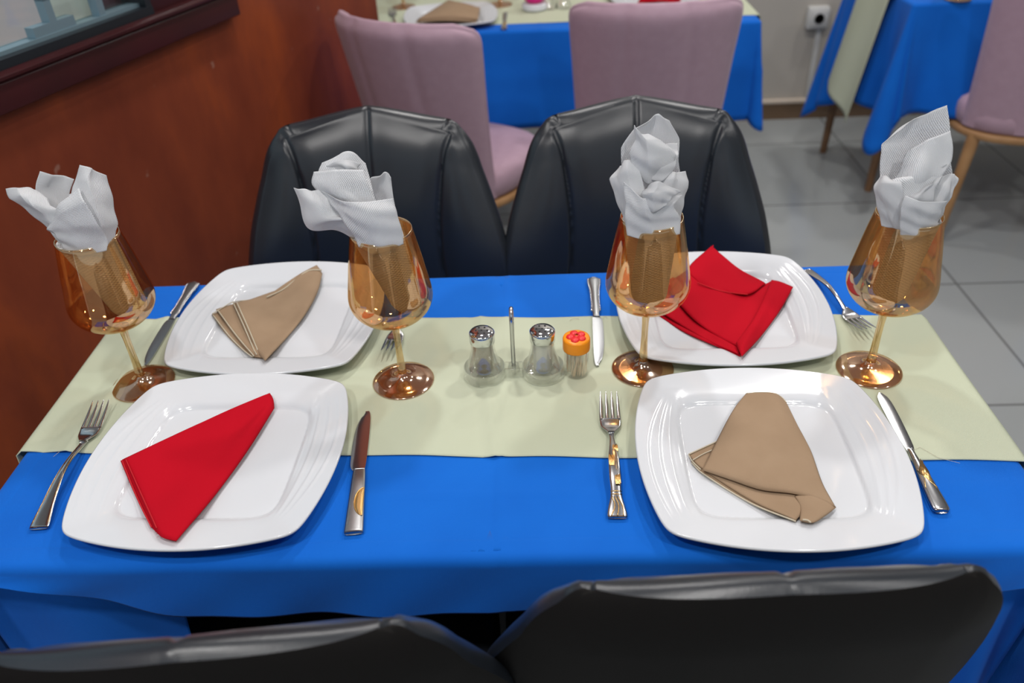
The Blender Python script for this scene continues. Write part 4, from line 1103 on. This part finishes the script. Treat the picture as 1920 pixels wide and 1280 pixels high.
# ------------------------------------------------------------------ things on the far tables
FZ = TZ + .0035
pc = plates['FL'].copy(); COL.objects.link(pc); p = at(845, 28, .77); pc.location = (p[0], p[1], FZ); pc.rotation_euler = (0, 0, 0.12); pc['label'] = 'white plate with khaki napkin on the table behind the black chairs'; pc['group'] = 'plates on the far table'
FP = (p[0], p[1])
pc2 = plates['FL'].copy(); COL.objects.link(pc2); p2 = at(1232, 3, .77); pc2.location = (p2[0], p2[1] + .1, FZ); pc2.rotation_euler = (0, 0, 0.0); pc2['label'] = 'white plate with red napkin, mostly hidden behind the square-on mauve chair'; pc2['group'] = 'plates on the far table'
def far_napkin(pts, z, m, label, layers=3):
    q = MB(); P0 = [at(x, y, z) for x, y in pts]
    for l in range(layers):
        pl = [p + np.array([.003 * l, .004 * l, .0035 * l]) for p in P0]
        S = coons([pl[0], pl[1]], [pl[3], pl[2]], [pl[0], pl[3]], [pl[1], pl[2]], 24, 20)
        uu = np.linspace(0, 1, 24)[:, None]; vv = np.linspace(0, 1, 20)[None]
        S[:, :, 2] += .014 * np.sin(PI * uu) * (np.sin(PI * vv) ** .6 + .4 * (1 - vv)); q.grid(S)
    return tag(q.build('cloth_napkin', m, thick=.0015), label, 'napkin')
far_napkin([(779, 42), (893, 42), (897, 20), (838, 5)], FZ + .016, M['khaki'], 'khaki napkin on the plate of the table behind')
far_napkin([(1195, 6), (1275, 6), (1262, -8), (1215, -20)], FZ + .022, M['red'], 'red napkin just showing above the square-on mauve chair')
fork(at(734, 12, .768), at(742, 55, .755), 'plain', 'blurred fork left of the khaki napkin plate on the table behind', group='far table cutlery')
kf = knife(at(945, 55, .755) + np.array([0, .21, 0]), at(945, 55, .755), 'round', 'blurred knife right of the khaki napkin plate on the table behind', group='far table cutlery')
for px, py, lb_ in ((757, 13, 'blurred amber wine glass, left one on the table behind'), (938, 9, 'blurred amber wine glass, right one on the table behind')):
    p = at(px, py, FZ); dup(g0, (p[0], p[1], FZ), 0, lb_, 'wine glasses on far tables')
p = at(1795, -2, FZ); dup(g0, (p[0], p[1], FZ), 0, 'amber wine glass foot at the top right edge of the frame', 'wine glasses on far tables')
p = at(1003, 22, FZ); 
t = thing('flower_pot', (p[0], p[1] + .03, FZ), 0, 'round magenta pot on a white saucer in the middle of the table behind', 'pot')
q = MB(); q.lathe([(0, 0), (.036, 0), (.042, .004), (.042, .018), (.038, .022), (0, .022)], 40); q.build('saucer', M['china'], t, auto=50)
q = MB(); q.lathe([tuple(x) for x in crom([(.0, .022), (.020, .023), (.034, .034), (.040, .052), (.038, .070), (.034, .080), (.031, .080), (.034, .060), (.0, .05)], 40)], 40); q.build('pot', M['magenta'], t)
q = MB(); rr = random.Random(2)
for i in range(24):
    a = rr.uniform(0, 6.28); r = rr.uniform(.01, .06); q.tube([(0.01 * math.cos(a), .01 * math.sin(a), .05), (r * .5 * math.cos(a), r * .5 * math.sin(a), .12), (r * math.cos(a), r * math.sin(a), .14 + rr.uniform(0, .05))], [.002, .004, .0006], 6)
q.build('foliage', M['greenplastic'], t)
p = at(1044, 20, FZ)
t2 = thing('condiment_caddy', (p[0], p[1] + .03, FZ), 0, 'blurred clear salt and pepper set beside the magenta pot', 'caddy')
q = MB()
for s in (-1, 1):
    q.lathe([(0, 0), (.024, 0), (.024, .014), (.02, .016), (.014, .045), (.014, .055)], 24, (s * .026, 0, 0))
q.build('base', M['clear'], t2)
q = MB(); q.tube([(0, 0, 0), (0, 0, .1)], .002, 8); q.build('handle', M['steel'], t2)
